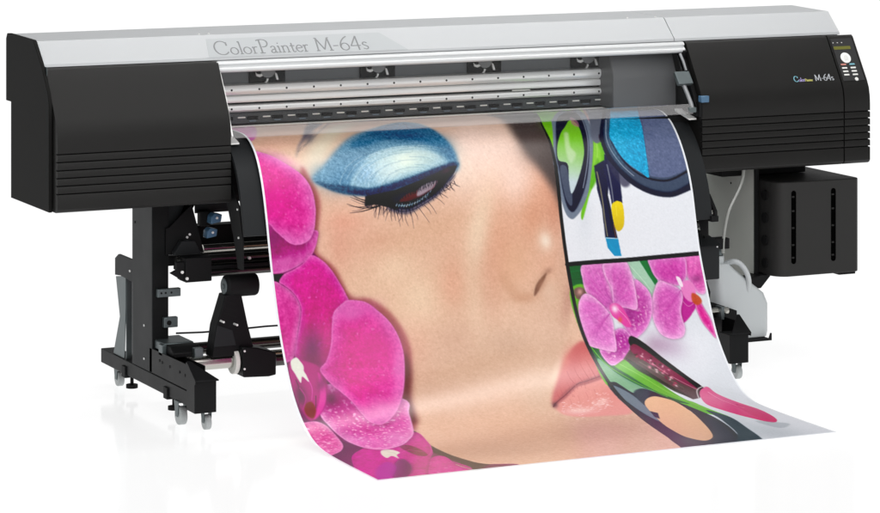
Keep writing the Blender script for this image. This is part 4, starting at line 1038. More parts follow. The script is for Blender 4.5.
('P',[(-746,1741),(-678,1661),(-671,1720),(-746,1856),(-805,1886)],(168,18,150),6,0.9,1),
('P',[(-570,1526),(-539,1518),(-523,1570),(-528,1640),(-555,1641),(-569,1584)],(110,16,60),2.5,0.8,1),
('P',[(-640,1539),(-619,1531),(-602,1545),(-594,1579),(-614,1601),(-625,1640),(-632,1604),(-655,1619),(-655,1580)],(222,226,205),1.5,1,1),
('S',[(-625,1558),(-613,1576),(-614,1601)],(150,170,110),2,1,0.7),
('S',[(-586,1577),(-555,1567),(-525,1605)],(226,90,180),3,1.5,0.7),
('S',[(-477,1546),(-505,1614),(-543,1659)],(226,80,170),3,1.5,0.7),
('S',[(-498,1777),(-491,1825),(-477,1865)],(190,195,150),3,2,1),
('T',[(-889,611),(-793,617),(-719,651),(-627,650),(-626,682),(-640,714),(-654,732),(-685,753),(-722,769),(-755,778),(-793,780),(-873,777)],(166,10,114),(214,90,172),(236,150,208),30,1,8,(-678,595)),
('B',[(-784,666),(35,2),(-4,38)],(120,10,92),0.7),
('B',[(-751,745),(70,-12),(4,22)],(222,112,184),0.7),
('P',[(-831,779),(-755,783),(-775,812),(-793,803),(-834,801)],(8,6,12),1.2,1,0),
('T',[(-860,355),(-797,371),(-773,379),(-739,397),(-707,421),(-680,442),(-653,467),(-633,499),(-623,536),(-621,579),(-625,611),(-634,650),(-655,681),(-689,694),(-720,689),(-746,668),(-774,641),(-796,617),(-885,573)],(216,36,142),(218,100,178),(236,150,208),36,1,10,(-849,558)),
('B',[(-762,535),(45,2),(-8,64)],(220,36,144),0.6),
('B',[(-712,411),(51,31),(-13,20)],(230,135,198),0.5),
('T',[(-858,800),(-793,803),(-767,817),(-738,839),(-718,869),(-712,902),(-721,937),(-735,975),(-748,1017),(-764,1052),(-787,1066),(-882,1060)],(212,52,148),(216,94,172),(236,150,208),22,0,8,(-788,1099)),
('T',[(-654,729),(-617,748),(-589,779),(-566,820),(-549,857),(-539,903),(-567,981),(-618,1050),(-667,1100),(-731,1092),(-760,1052),(-750,1017),(-735,975),(-721,937),(-712,902),(-718,869),(-738,839),(-763,818),(-776,807),(-755,783),(-719,770),(-685,753)],(206,8,130),(210,70,164),(236,150,208),22,1,8,(-714,1108)),
('S',[(-673,825),(-691,904),(-722,1016)],(178,8,112),2,1.2,0.35),
('S',[(-660,825),(-679,905),(-710,1017)],(178,8,112),2,1.2,0.35),
('S',[(-647,826),(-666,906),(-697,1019)],(178,8,112),2,1.2,0.35),
('S',[(-635,827),(-654,907),(-685,1020)],(178,8,112),2,1.2,0.35),
('S',[(-622,828),(-641,908),(-673,1021)],(178,8,112),2,1.2,0.35),
('S',[(-610,829),(-629,909),(-660,1022)],(178,8,112),2,1.2,0.35),
('S',[(-597,830),(-616,910),(-648,1024)],(178,8,112),2,1.2,0.35),
('S',[(-584,831),(-604,911),(-636,1025)],(178,8,112),2,1.2,0.35),
('S',[(-572,832),(-591,912),(-623,1026)],(178,8,112),2,1.2,0.35),
('B',[(-698,1035),(41,4),(-16,73)],(110,24,92),0.85),
('B',[(-715,1084),(47,5),(-10,40)],(120,16,80),0.8),
('T',[(-835,1270),(-794,1285),(-754,1289),(-727,1317),(-717,1367),(-719,1427),(-736,1468),(-765,1498),(-814,1511),(-857,1416)],(214,72,150),(224,120,180),(236,150,200),16,2,6,(-784,1216)),
('T',[(-731,1270),(-718,1200),(-664,1157),(-447,1250),(-450,1325),(-478,1426),(-518,1478),(-561,1514),(-625,1530),(-665,1499),(-692,1438),(-709,1373),(-721,1318)],(206,56,150),(226,134,194),(232,196,226),26,2,10,(-686,1183)),
('B',[(-656,1219),(39,7),(-10,31)],(150,20,100),0.7),
('P',[(-746,1064),(-689,1090),(-672,1134),(-686,1206),(-723,1259),(-766,1284),(-781,1252),(-789,1189),(-792,1119),(-781,1066)],(176,18,120),3,1,1),
('B',[(-771,1184),(20,-2),(-2,40)],(84,24,64),0.85),
('B',[(-677,1211),(22,4),(-10,30)],(92,20,66),0.75),
('P',[(-694,1110),(-682,1158),(-697,1219),(-731,1262),(-757,1278),(-719,1215),(-701,1166)],(222,60,160),2,0.9,1),
('P',[(-763,1216),(-742,1212),(-738,1244),(-755,1274),(-770,1266),(-775,1241)],(128,42,24),2.5,1,1),
('S',[(-722,1192),(-736,1236)],(60,10,40),3,2,0.8),
('S',[(-773,1128),(-770,1170),(-788,1219)],(96,10,70),5,3,0.7),
('S',[(-737,1119),(-727,1162),(-740,1204)],(220,90,175),5,2,0.7),
('S',[(-767,1156),(-757,1194),(-780,1236)],(206,60,150),4,2,0.6),
('B',[(-691,1153),(14,8),(-16,25)],(120,16,90),0.7),
('P',[(-777,1064),(-757,1054),(-746,1067),(-738,1085),(-740,1101),(-734,1119),(-732,1140),(-745,1124),(-751,1120),(-759,1140),(-766,1125),(-772,1107),(-780,1087)],(226,228,214),1.4,1,1),
('T',[(-562,892),(-543,884),(-508,888),(-477,898),(-443,926),(-408,968),(-390,1014),(-385,1068),(-395,1126),(-418,1194),(-448,1254),(-490,1309),(-531,1344),(-563,1355),(-588,1332),(-600,1290),(-613,1235),(-635,1195),(-659,1161),(-678,1128),(-685,1101),(-658,1077),(-630,1025),(-613,960),(-598,918)],(212,26,138),(216,92,174),(236,160,212),40,1,14,(-691,1097)),
('B',[(-477,1051),(69,8),(-16,63)],(206,20,132),0.55),
('B',[(-507,926),(63,-15),(5,25)],(216,104,178),0.5),
('S',[(-650,1102),(-546,1030),(-421,994)],(196,14,128),1.8,0.8,0.32),
('S',[(-650,1102),(-550,1047),(-426,1015)],(196,14,128),1.8,0.8,0.32),
('S',[(-650,1102),(-554,1064),(-430,1035)],(196,14,128),1.8,0.8,0.32),
('S',[(-650,1102),(-558,1081),(-436,1056)],(196,14,128),1.8,0.8,0.32),
('S',[(-650,1102),(-563,1098),(-441,1077)],(196,14,128),1.8,0.8,0.32),
('S',[(-650,1102),(-567,1116),(-447,1098)],(196,14,128),1.8,0.8,0.32),
('S',[(-650,1102),(-572,1133),(-452,1119)],(196,14,128),1.8,0.8,0.32),
('S',[(-650,1102),(-577,1151),(-459,1141)],(196,14,128),1.8,0.8,0.32),
('S',[(-650,1102),(-582,1169),(-466,1163)],(196,14,128),1.8,0.8,0.32),
('S',[(-650,1102),(-588,1187),(-473,1186)],(196,14,128),1.8,0.8,0.32),
('B',[(-533,1277),(57,13),(-18,49)],(222,120,186),0.55),
('B',[(-542,923),(42,4),(-6,33)],(222,124,190),0.45),
('B',[(-425,1145),(20,3),(-32,94)],(226,130,194),0.4),
('B',[(-551,1447),(54,-3),(-21,56)],(232,160,212),0.5),
('B',[(-658,1421),(38,49),(-19,35)],(226,150,208),0.45),
('S',[(-666,1107),(-587,1045),(-498,988)],(176,4,108),1.6,0.8,0.3),
('S',[(-666,1107),(-577,1056),(-477,1011)],(176,4,108),1.6,0.8,0.3),
('S',[(-666,1107),(-569,1069),(-462,1037)],(176,4,108),1.6,0.8,0.3),
('S',[(-666,1107),(-564,1083),(-453,1065)],(176,4,108),1.6,0.8,0.3),
('S',[(-666,1107),(-562,1097),(-450,1095)],(176,4,108),1.6,0.8,0.3),
('S',[(-666,1107),(-563,1112),(-455,1126)],(176,4,108),1.6,0.8,0.3),
('S',[(-666,1107),(-567,1127),(-466,1157)],(176,4,108),1.6,0.8,0.3),
('S',[(-666,1107),(-574,1142),(-483,1188)],(176,4,108),1.6,0.8,0.3),
('S',[(-666,1107),(-584,1156),(-506,1217)],(176,4,108),1.6,0.8,0.3),
('S',[(-666,1107),(-595,1168),(-533,1243)],(176,4,108),1.6,0.8,0.3),
('S',[(-666,1107),(-609,1179),(-564,1266)],(176,4,108),1.6,0.8,0.3),
('P',[(368,7),(342,130),(287,289),(283,382),(282,480),(277,585),(274,657),(273,815),(1161,769),(1447,7)],(233,236,242),1.0,1,0),
('B',[(576,679),(236,-7),(-15,103)],(236,238,244),0.6),
('B',[(367,646),(31,0),(-12,102)],(214,220,228),0.5),
('P',[(372,7),(332,158),(288,296),(282,386),(284,451),(311,452),(510,7),(455,7)],(122,196,34),2,1,1),
('B',[(336,242),(29,3),(-29,61)],(90,170,24),0.7),
('P',[(542,7),(742,7),(646,201),(554,256),(483,234)],(150,190,70),4,0.9,1),
('P',[(594,7),(646,7),(528,238),(486,276),(483,234)],(190,120,135),3,0.8,1),
('P',[(463,348),(486,357),(478,447),(446,498),(396,572),(358,659),(352,642),(369,594),(399,510),(426,423)],(112,192,38),1.5,1,1),
('P',[(456,375),(467,415),(457,471),(430,510),(430,452)],(150,214,70),4,0.7,1),
('S',[(467,366),(446,452),(398,560),(361,649)],(178,228,110),2.5,1,0.7),
('S',[(453,375),(422,471),(383,577)],(70,140,24),3,1,0.6),
('P',[(448,445),(448,496),(410,553),(401,538)],(84,165,30),3,0.6,1),
('P',[(429,474),(473,452),(477,524),(464,577),(476,670),(484,728),(436,725),(435,625),(425,560)],(32,36,66),1.4,1,0),
('S',[(436,496),(440,587),(442,663),(445,718)],(150,142,110),5,4,0.8),
('S',[(459,559),(465,663),(477,721)],(18,18,44),5,5,0.8),
('P',[(437,723),(485,725),(488,756),(490,787),(463,787),(441,759)],(20,146,196),1.2,1,0),
('S',[(437,725),(484,727)],(210,225,235),2.4,2.4,1),
('S',[(448,739),(469,780)],(70,180,220),2,1,0.6),
('P',[(479,430),(524,452),(520,506),(517,604),(475,615),(471,552),(465,489)],(36,38,72),1.4,1,0),
('S',[(481,470),(482,542),(482,604)],(150,155,165),5,4,0.7),
('S',[(477,725),(475,677),(484,697)],(150,90,50),3,3,0.7),
('G',[(472,618),(490,599),(506,599),(517,609),(518,652),(511,685),(491,702),(477,684)],(240,214,24),(214,186,10),(491,611),(504,697),1.4,1),
('S',[(490,615),(490,649)],(252,240,120),4,2,0.5),
('P',[(333,277),(354,244),(429,135),(530,7),(523,109),(482,253),(463,338),(440,415),(410,510),(388,572),(355,628),(327,655),(312,658),(295,641),(283,595),(280,530),(278,444)],(116,128,146),1.6,1,1),
('P',[(346,285),(404,207),(482,124),(468,220),(450,313),(430,396),(402,496),(373,566),(339,621),(318,635),(301,614),(293,565),(292,495),(297,414)],(30,34,56),2,1,1),
('S',[(476,181),(450,295),(430,383),(403,471),(372,552)],(170,180,196),3,2.5,0.8),
('P',[(297,480),(321,474),(324,517),(327,566),(321,611),(307,603),(297,565)],(76,84,104),1.2,1,1),
('G',[(369,311),(410,266),(422,307),(411,383),(398,438),(363,513),(326,571),(323,524),(329,466),(298,451),(305,403),(337,347)],(122,196,48),(196,212,218),(356,375),(337,531),1.4,1),
('P',[(350,347),(368,343),(355,399),(370,430),(343,463),(333,422)],(206,226,190),4,0.65,1),
('P',[(422,240),(433,274),(423,312),(404,294)],(190,122,140),2,0.7,1),
('P',[(577,63),(647,95),(541,284),(488,374),(454,383),(463,318)],(104,108,124),2.5,1,1),
('P',[(486,348),(512,352),(501,383),(478,379)],(60,48,62),1.5,1,1),
('P',[(499,366),(512,452),(558,530),(524,545),(485,467)],(58,56,80),4,0.8,1),
('P',[(579,186),(492,338),(481,422),(506,477),(557,535),(629,571),(705,580),(764,563),(820,538),(924,483),(1236,7),(678,7)],(30,36,56),1.4,1,1),
('P',[(589,189),(509,338),(498,414),(530,477),(582,526),(643,553),(717,558),(803,520),(934,447),(1236,7),(690,7)],(72,84,106),3,0.9,1),
('S',[(547,271),(510,357),(510,414),(539,470),(577,508)],(176,186,204),3,2.5,0.8),
('S',[(583,262),(535,328),(525,398),(553,460),(608,506),(677,522),(733,513),(814,474)],(26,24,48),8,8,0.95),
('P',[(712,15),(539,318),(529,392),(555,453),(610,497),(679,511),(736,502),(808,466),(939,369),(1194,7),(823,7)],(98,108,142),1.4,1,1),
('P',[(712,15),(539,318),(529,392),(555,453),(610,497),(638,508),(649,411),(668,326),(695,230),(807,7)],(34,166,214),1.4,1,1),
('B',[(788,314),(71,2),(-21,53)],(112,122,152),0.6),
('B',[(559,373),(37,-7),(-9,70)],(60,186,226),0.5),
('S',[(706,210),(668,326),(649,411),(638,507)],(88,78,110),3,3,0.8),
('S',[(741,214),(797,235),(832,286)],(52,50,76),3.5,2.5,0.8),
('N','palette'),
('P',[(273,811),(1202,771),(1131,1052),(1114,1458),(1090,2073),(660,2704),(174,2271),(244,1867),(268,1693),(275,1496),(272,1344),(274,1208),(272,1087),(273,973),(273,874)],(222,225,232),1,1,0),
('B',[(707,1118),(90,-7),(-57,128)],(232,234,240),0.7),
('B',[(586,1107),(47,34),(-43,47)],(190,165,190),0.75),
('B',[(534,1110),(31,23),(-32,34)],(160,120,150),0.5),
('B',[(717,1270),(71,-12),(-77,135)],(216,220,226),0.6),
('B',[(604,1784),(91,150),(-69,106)],(186,192,200),0.8),
('B',[(543,1667),(49,73),(-70,109)],(196,202,208),0.6),
('P',[(273,811),(358,807),(339,904),(278,905)],(8,96,52),2,1,0),
('S',[(284,839),(346,834)],(20,130,70),3,3,0.5),
('S',[(282,867),(340,862)],(6,70,40),3,3,0.5),
('P',[(271,902),(341,897),(308,1049),(315,1132),(327,1207),(408,1170),(460,1273),(507,1402),(532,1438),(578,1576),(500,1515),(433,1418),(404,1381),(375,1328),(304,1336),(263,1296),(278,1130),(269,1028)],(104,178,50),1.5,1,1),
('P',[(276,1095),(313,1136),(335,1207),(376,1265),(434,1360),(503,1443),(415,1395),(354,1309),(314,1236),(280,1161)],(10,96,50),2,0.95,1),
('P',[(292,1167),(331,1248),(381,1316),(418,1354),(362,1353),(337,1357),(302,1324),(279,1310),(280,1244)],(126,172,138),2,0.95,1),
('S',[(361,1198),(423,1270),(469,1352),(555,1499)],(160,214,90),3,2,0.8),
('S',[(286,1109),(310,1196),(358,1270),(418,1347),(449,1388)],(140,220,50),2.6,2.2,0.9),
('S',[(404,1189),(454,1285),(512,1426)],(70,140,50),3,2,0.6),
('P',[(286,902),(311,893),(328,904),(322,928),(291,934)],(120,90,82),1.5,1,1),
('B',[(307,910),(10,0),(-2,11)],(224,170,160),0.8),
('P',[(496,804),(559,799),(607,882),(583,939),(556,908),(522,852)],(166,204,178),1.5,1,0),
('S',[(510,811),(556,869),(582,911)],(205,226,208),3,3,0.7),
('P',[(555,800),(598,795),(613,875),(599,886)],(8,118,60),1.3,1,0),
('T',[(732,780),(804,775),(793,897),(760,908),(737,871),(725,836)],(220,92,176),(234,150,208),(248,214,238),16,1,4,(731,899)),
('B',[(763,859),(23,0),(-3,14)],(130,50,110),0.6),
('T',[(594,792),(669,786),(732,784),(734,829),(719,865),(688,885),(642,881),(608,861),(594,826)],(208,74,172),(224,130,202),(248,214,238),18,1,5,(717,893)),
('P',[(690,908),(732,892),(749,940),(719,983),(675,1018),(666,979),(669,936)],(190,44,148),1.5,1,1),
('S',[(686,929),(710,956),(736,944)],(224,130,190),3,2,0.8),
('T',[(617,871),(652,879),(686,894),(699,921),(678,978),(678,1036),(660,1067),(630,1080),(597,1078),(573,1060),(563,1015),(568,964),(587,914)],(212,92,182),(234,160,216),(248,214,238),24,1,5,(701,893)),
('S',[(696,900),(637,937),(596,981)],(186,60,156),1.3,0.6,0.4),
('S',[(696,900),(632,952),(602,992)],(186,60,156),1.3,0.6,0.4),
('S',[(696,900),(627,966),(609,1002)],(186,60,156),1.3,0.6,0.4),
('S',[(696,900),(621,980),(615,1013)],(186,60,156),1.3,0.6,0.4),
('S',[(696,900),(615,995),(621,1024)],(186,60,156),1.3,0.6,0.4),
('S',[(696,900),(609,1010),(627,1034)],(186,60,156),1.3,0.6,0.4),
('S',[(696,900),(603,1025),(633,1045)],(186,60,156),1.3,0.6,0.4),
('S',[(696,900),(597,1040),(639,1056)],(186,60,156),1.3,0.6,0.4),
('T',[(739,947),(761,940),(772,960),(791,1008),(790,1065),(770,1041),(749,1003)],(222,46,148),(226,90,172),(248,214,238),12,1,3,(739,934)),
('P',[(700,879),(731,864),(750,884),(749,923),(729,941),(708,931),(698,907)],(232,130,196),1.5,1,1),
('P',[(736,909),(761,919),(768,939),(746,951),(730,937)],(196,78,44),2,0.95,1),
('P',[(686,855),(701,858),(707,886),(695,886)],(250,236,246),1,0.9,1),
('T',[(522,870),(553,885),(576,922),(568,979),(541,1027),(506,1062),(463,1085),(444,1051),(444,977),(491,941)],(190,66,160),(224,130,204),(248,214,238),22,2,5,(434,984)),
('B',[(477,995),(31,-1),(-11,37)],(140,30,120),0.6),
('T',[(331,1111),(311,1141),(319,1192),(336,1205),(375,1184),(419,1154),(457,1095),(444,1051),(406,1051)],(176,50,150),(224,134,206),(248,214,238),18,2,5,(426,1013)),
('T',[(330,820),(373,809),(418,811),(420,863),(430,905),(430,955),(407,984),(364,961),(331,914),(326,865)],(210,98,184),(230,148,210),(248,214,238),18,1,5,(419,969)),
('T',[(414,814),(457,806),(504,806),(518,852),(521,909),(512,973),(469,969),(427,959),(429,902),(414,856)],(212,96,184),(232,158,214),(248,214,238),22,1,5,(426,955)),
('T',[(329,916),(366,938),(404,995),(398,1063),(377,1136),(349,1140),(323,1130),(282,1110),(277,1055),(287,970),(302,935)],(214,108,190),(232,158,214),(248,214,238),24,1,5,(430,969)),
('S',[(402,991),(359,1005),(300,1026)],(184,66,160),1.3,0.6,0.4),
('S',[(402,991),(355,1014),(308,1037)],(184,66,160),1.3,0.6,0.4),
('S',[(402,991),(350,1024),(315,1049)],(184,66,160),1.3,0.6,0.4),
('S',[(402,991),(345,1033),(322,1061)],(184,66,160),1.3,0.6,0.4),
('S',[(402,991),(340,1042),(330,1073)],(184,66,160),1.3,0.6,0.4),
('S',[(402,991),(335,1052),(336,1086)],(184,66,160),1.3,0.6,0.4),
('S',[(402,991),(330,1062),(343,1099)],(184,66,160),1.3,0.6,0.4),
('S',[(402,991),(325,1071),(349,1111)],(184,66,160),1.3,0.6,0.4),
('S',[(424,948),(400,905),(359,841)],(182,66,160),1.3,0.6,0.4),
('S',[(424,948),(402,905),(372,842)],(182,66,160),1.3,0.6,0.4),
('S',[(424,948),(404,905),(385,842)],(182,66,160),1.3,0.6,0.4),
('S',[(424,948),(405,905),(398,842)],(182,66,160),1.3,0.6,0.4),
('S',[(424,948),(407,905),(411,842)],(182,66,160),1.3,0.6,0.4),
('S',[(424,948),(409,905),(424,842)],(182,66,160),1.3,0.6,0.4),
('S',[(435,952),(449,906),(441,835)],(188,72,164),1.3,0.6,0.4),
('S',[(435,952),(455,906),(454,835)],(188,72,164),1.3,0.6,0.4),
('S',[(435,952),(461,906),(467,835)],(188,72,164),1.3,0.6,0.4),
('S',[(435,952),(468,906),(480,835)],(188,72,164),1.3,0.6,0.4),
('S',[(435,952),(474,905),(493,835)],(188,72,164),1.3,0.6,0.4),
('S',[(435,952),(480,905),(506,835)],(188,72,164),1.3,0.6,0.4),
('P',[(409,962),(435,952),(457,969),(470,1006),(472,1036),(452,1040),(428,1017),(408,995)],(222,70,160),1.5,1,1),
('B',[(426,973),(13,-6),(4,14)],(252,232,246),0.95),
('B',[(435,1013),(8,0),(-3,10)],(220,100,60),0.8),
('S',[(437,973),(462,1006),(470,1032)],(250,200,235),2,1,0.8),
('P',[(455,1075),(484,1091),(501,1124),(545,1167),(594,1234),(628,1281),(636,1303),(572,1388),(538,1404),(509,1352),(464,1277),(424,1228),(387,1175),(428,1134)],(92,70,70),1.5,1,0),
('P',[(455,1075),(497,1103),(545,1167),(594,1234),(636,1303),(610,1314),(565,1258),(517,1194),(478,1142),(437,1112)],(36,12,22),1.5,1,1),
('P',[(454,1108),(494,1141),(533,1193),(581,1256),(605,1315),(578,1307),(531,1262),(477,1197),(432,1143)],(140,40,78),2,0.9,1),
('P',[(397,1170),(434,1208),(480,1272),(521,1341),(548,1390),(505,1356),(457,1279),(411,1223)],(44,48,34),2,0.8,1),
('S',[(478,1178),(526,1242),(582,1300),(599,1319)],(206,170,176),3,4,0.7),
('S',[(442,1188),(493,1245),(549,1317)],(124,112,98),6,6,0.5),
('B',[(491,1224),(4,4),(-4,5)],(250,210,220),0.8),
('B',[(464,1158),(4,4),(-3,4)],(120,30,60),0.8),
('B',[(490,1197),(4,4),(-4,5)],(244,150,176),0.8),
('B',[(533,1250),(3,3),(-6,7)],(50,12,26),0.8),
('B',[(469,1152),(2,2),(-4,4)],(250,210,220),0.8),
('B',[(520,1301),(3,3),(-5,6)],(200,60,100),0.8),
('B',[(526,1307),(3,5),(-4,5)],(250,210,220),0.8),
('B',[(514,1282),(4,5),(-3,3)],(120,30,60),0.8),
('B',[(468,1176),(2,2),(-4,5)],(200,60,100),0.8),
('B',[(533,1253),(3,4),(-5,5)],(200,60,100),0.8),
('B',[(441,1157),(4,4),(-3,3)],(50,12,26),0.8),
('B',[(528,1259),(3,3),(-3,4)],(244,150,176),0.8),
('B',[(456,1118),(4,4),(-3,3)],(120,30,60),0.8),
('B',[(540,1221),(4,3),(-3,3)],(244,150,176),0.8),
('B',[(532,1258),(2,2),(-6,7)],(250,210,220),0.8),
('B',[(499,1193),(4,3),(-4,4)],(50,12,26),0.8),
('B',[(507,1240),(4,4),(-3,4)],(244,150,176),0.8),
('B',[(538,1248),(4,3),(-5,6)],(120,30,60),0.8),
('B',[(446,1155),(2,2),(-5,5)],(50,12,26),0.8),
('B',[(443,1163),(3,3),(-5,5)],(200,60,100),0.8),
('B',[(510,1258),(3,4),(-5,5)],(120,30,60),0.8),
('B',[(551,1241),(2,2),(-3,4)],(120,30,60),0.8),
('B',[(488,1235),(3,3),(-4,4)],(250,210,220),0.8),
('B',[(480,1215),(3,3),(-4,5)],(50,12,26),0.8),
('B',[(485,1193),(4,4),(-4,4)],(244,150,176),0.8),
('B',[(454,1171),(4,4),(-5,6)],(120,30,60),0.8),
('B',[(524,1205),(2,2),(-5,6)],(250,210,220),0.8),
('B',[(534,1264),(1,2),(-4,5)],(244,150,176),0.8),
('B',[(493,1215),(3,4),(-3,3)],(50,12,26),0.8),
('B',[(521,1271),(2,2),(-6,6)],(250,210,220),0.8),
('B',[(486,1191),(2,3),(-3,3)],(50,12,26),0.8),
('B',[(517,1198),(3,3),(-6,6)],(50,12,26),0.8),
('B',[(532,1290),(4,5),(-5,5)],(200,60,100),0.8),
('B',[(455,1171),(3,3),(-2,3)],(200,60,100),0.8),
('B',[(463,1162),(5,4),(-3,4)],(250,210,220),0.8),
('B',[(465,1150),(3,3),(-4,5)],(120,30,60),0.8),
('B',[(470,1213),(4,5),(-5,6)],(244,150,176),0.8),
('B',[(528,1248),(2,3),(-3,4)],(50,12,26),0.8),
('B',[(509,1267),(4,5),(-4,5)],(120,30,60),0.8),
('B',[(518,1230),(3,3),(-5,6)],(244,150,176),0.8),
('B',[(504,1226),(2,2),(-4,4)],(200,60,100),0.8),
('B',[(515,1229),(2,1),(-3,3)],(200,60,100),0.8),
('B',[(495,1171),(3,3),(-4,5)],(50,12,26),0.8),
('B',[(489,1179),(3,2),(-4,4)],(250,210,220),0.8),
('S',[(568,1388),(593,1330),(626,1299),(657,1293),(664,1323)],(206,196,200),4,3,1),
('S',[(586,1377),(604,1329),(629,1307)],(80,66,74),2.5,2.5,0.9),
('G',[(601,1336),(631,1304),(657,1293),(668,1330),(711,1400),(742,1476),(739,1562),(717,1641),(681,1669),(642,1596),(598,1510),(567,1450),(577,1387)],(222,104,150),(206,30,104),(609,1357),(694,1636),1.2,1),
('P',[(685,1429),(725,1458),(719,1582),(699,1652),(670,1563)],(200,32,102),2.5,0.7,1),
('S',[(637,1329),(655,1392),(692,1474)],(244,176,204),4,1.5,0.8),
('P',[(698,1667),(727,1706),(664,1746),(636,1637)],(150,158,166),4,0.5,1),
('P',[(270,1297),(300,1289),(315,1313),(337,1357),(372,1334),(410,1347),(434,1388),(492,1468),(523,1580),(498,1745),(400,1974),(258,2034),(211,1963),(238,1858),(252,1775),(268,1693),(272,1592),(275,1496),(266,1356)],(18,32,46),1.5,1,1),
('P',[(269,1308),(298,1317),(328,1376),(335,1462),(332,1564),(332,1603),(312,1559),(297,1479),(283,1391)],(112,126,138),2.5,0.95,1),
('P',[(337,1357),(377,1331),(403,1347),(368,1400),(336,1432)],(48,62,70),2,0.9,1),
('S',[(266,1381),(285,1501),(279,1674),(286,1829)],(64,84,92),2.5,2,0.6),
('P',[(533,1498),(578,1576),(565,1699),(521,1885),(427,2019),(327,1971),(480,1795),(532,1604)],(44,60,70),2,1,1),
('P',[(486,1574),(506,1610),(479,1752),(412,1898),(337,1878),(407,1781),(451,1679)],(22,40,58),2,0.9,1),
('G',[(339,1433),(364,1400),(399,1384),(430,1396),(457,1422),(469,1476),(468,1545),(441,1669),(407,1761),(373,1802),(343,1804),(318,1747),(315,1674),(316,1606),(324,1544),(330,1485)],(232,186,146),(214,166,128),(389,1408),(381,1757),1.2,1),
('P',[(330,1485),(349,1505),(330,1554),(322,1534)],(30,44,54),1.2,1,0),
('S',[(356,103),(292,278),(284,382),(282,480)],(14,12,16),3,12,1),
('S',[(282,473),(276,585),(275,657),(278,805),(278,877),(277,973),(277,1087),(278,1209),(277,1345),(278,1497),(271,1694),(250,1856),(217,2014)],(14,12,16),13,14,1),
('S',[(277,813),(481,802),(599,791),(805,768)],(14,12,16),15,15,1),
]
PL = [(0.36,0.921),(0.2,0.921),(0.12,0.92),(0.084,0.916),(0.032,0.899),(-0.018,0.859),(-0.058,0.796),(-0.093,0.701),(-0.131,0.553),(-0.165,0.444),(-0.208,0.327),(-0.267,0.216),(-0.312,0.146),(-0.378,0.081),(-0.455,0.035),(-0.537,0.012),(-0.665,0.005),(-0.975,0.004)]
PR = [(0.36,0.921),(0.24,0.921),(0.155,0.917),(0.118,0.904),(0.065,0.872),(0.0,0.798),(-0.056,0.691),(-0.084,0.573),(-0.111,0.461),(-0.159,0.346),(-0.213,0.215),(-0.259,0.15),(-0.34,0.062),(-0.429,0.012),(-0.569,0.005),(-0.76,0.004),(-0.975,0.004)]
PM = [(0.36,0.921),(0.23,0.921),(0.14,0.919),(0.1,0.91),(0.046,0.885),(-0.007,0.835),(-0.048,0.75),(-0.078,0.665),(-0.096,0.58),(-0.125,0.463),(-0.147,0.403),(-0.19,0.309),(-0.255,0.22),(-0.351,0.145),(-0.466,0.085),(-0.612,0.038),(-0.79,0.012),(-0.975,0.004)]
LEN = 1870.0
def prof_curve(P, n=400):
    P = np.array(P, float)
    for _ in range(4):
        Q = [P[0]]
        for a, b in zip(P[:-1], P[1:]): Q += [a*.75+b*.25, a*.25+b*.75]
        Q.append(P[-1]); P = np.array(Q)
    d = np.r_[0, np.cumsum(np.hypot(*np.diff(P, axis=0).T))]
    t = np.linspace(0, d[-1], n)
    return np.c_[np.interp(t, d, P[:, 0]), np.interp(t, d, P[:, 1])]
NU, NS = 801, 936
MMU = 1600/(NU-1); MMS = LEN/(NS-1)
U = -800+np.arange(NU)*MMU; SS = np.arange(NS)*MMS
Lc, Rc, Mc = (prof_curve(P, NS) for P in (PL, PR, PM))
w0 = 1.075/1.6; D = Mc-(Lc*(1-w0)+Rc*w0)
wu = (U/1000+.8)/1.6
xx = np.where(U/1000 < .275, (U/1000+.8)/1.075, (.8-U/1000)/.525); bb = np.sin(np.pi/2*np.clip(xx, 0, 1))
yz = Lc[:, None, :]*(1-wu)[None, :, None]+Rc[:, None, :]*wu[None, :, None]+D[:, None, :]*bb[None, :, None]
# faint cockle of hanging vinyl
_S, _U = np.meshgrid(np.arange(NS)/NS, U/1000, indexing='ij')
_w = np.clip((_S-.3)*3, 0, 1)*np.clip((.93-_S)*6, 0, 1)
yz[..., 0] -= _w*(.0022*np.sin(_U*6.1+_S*3.7)+.0012*np.sin(_U*13.7-_S*5.1+1.3))
co = np.zeros((NS, NU, 3), np.float32); co[..., 0] = (U/1000)[None, :]; co[..., 1:] = yz

# curved exit apron under the sheet: same curve, set 14 mm back, 20 mm wider each side
k0 = int(np.argmin(np.abs(yz[:, 0, 0]-.30))); k1 = int(np.argmin(np.abs(yz[:500, NU-1, 1]-.563)))
am = bmesh.new(); rows = []
for i in list(range(k0, k1, 6))+[k1]:
    row = []
    for j in [-1]+list(range(0, NU, 25))+[-2]:
        jj = 0 if j == -1 else NU-1 if j == -2 else j
        d = yz[i+3, jj]-yz[max(i-3, 0), jj]; d = d/np.hypot(*d); p = yz[i, jj]+np.array([-d[1], d[0]])*.012
        x = -.872 if j == -1 else .872 if j == -2 else co[i, jj, 0]
        p2 = p+np.array([-d[1], d[0]])*.014
        row.append((am.verts.new((x, p[0], p[1])), am.verts.new((x, p2[0], p2[1]))))
    rows.append(row)
for a, b in zip(rows[:-1], rows[1:]):
    for j in range(len(a)-1):
        am.faces.new((a[j][0], a[j+1][0], b[j+1][0], b[j][0])); am.faces.new((a[j][1], b[j][1], b[j+1][1], a[j+1][1]))
    for j in (0, len(a)-1): am.faces.new((a[j][0], b[j][0], b[j][1], a[j][1]))
for a in (rows[0], rows[-1]):
    for j in range(len(a)-1): am.faces.new((a[j][0], a[j][1], a[j+1][1], a[j+1][0]))
bmesh.ops.recalc_face_normals(am, faces=am.faces)
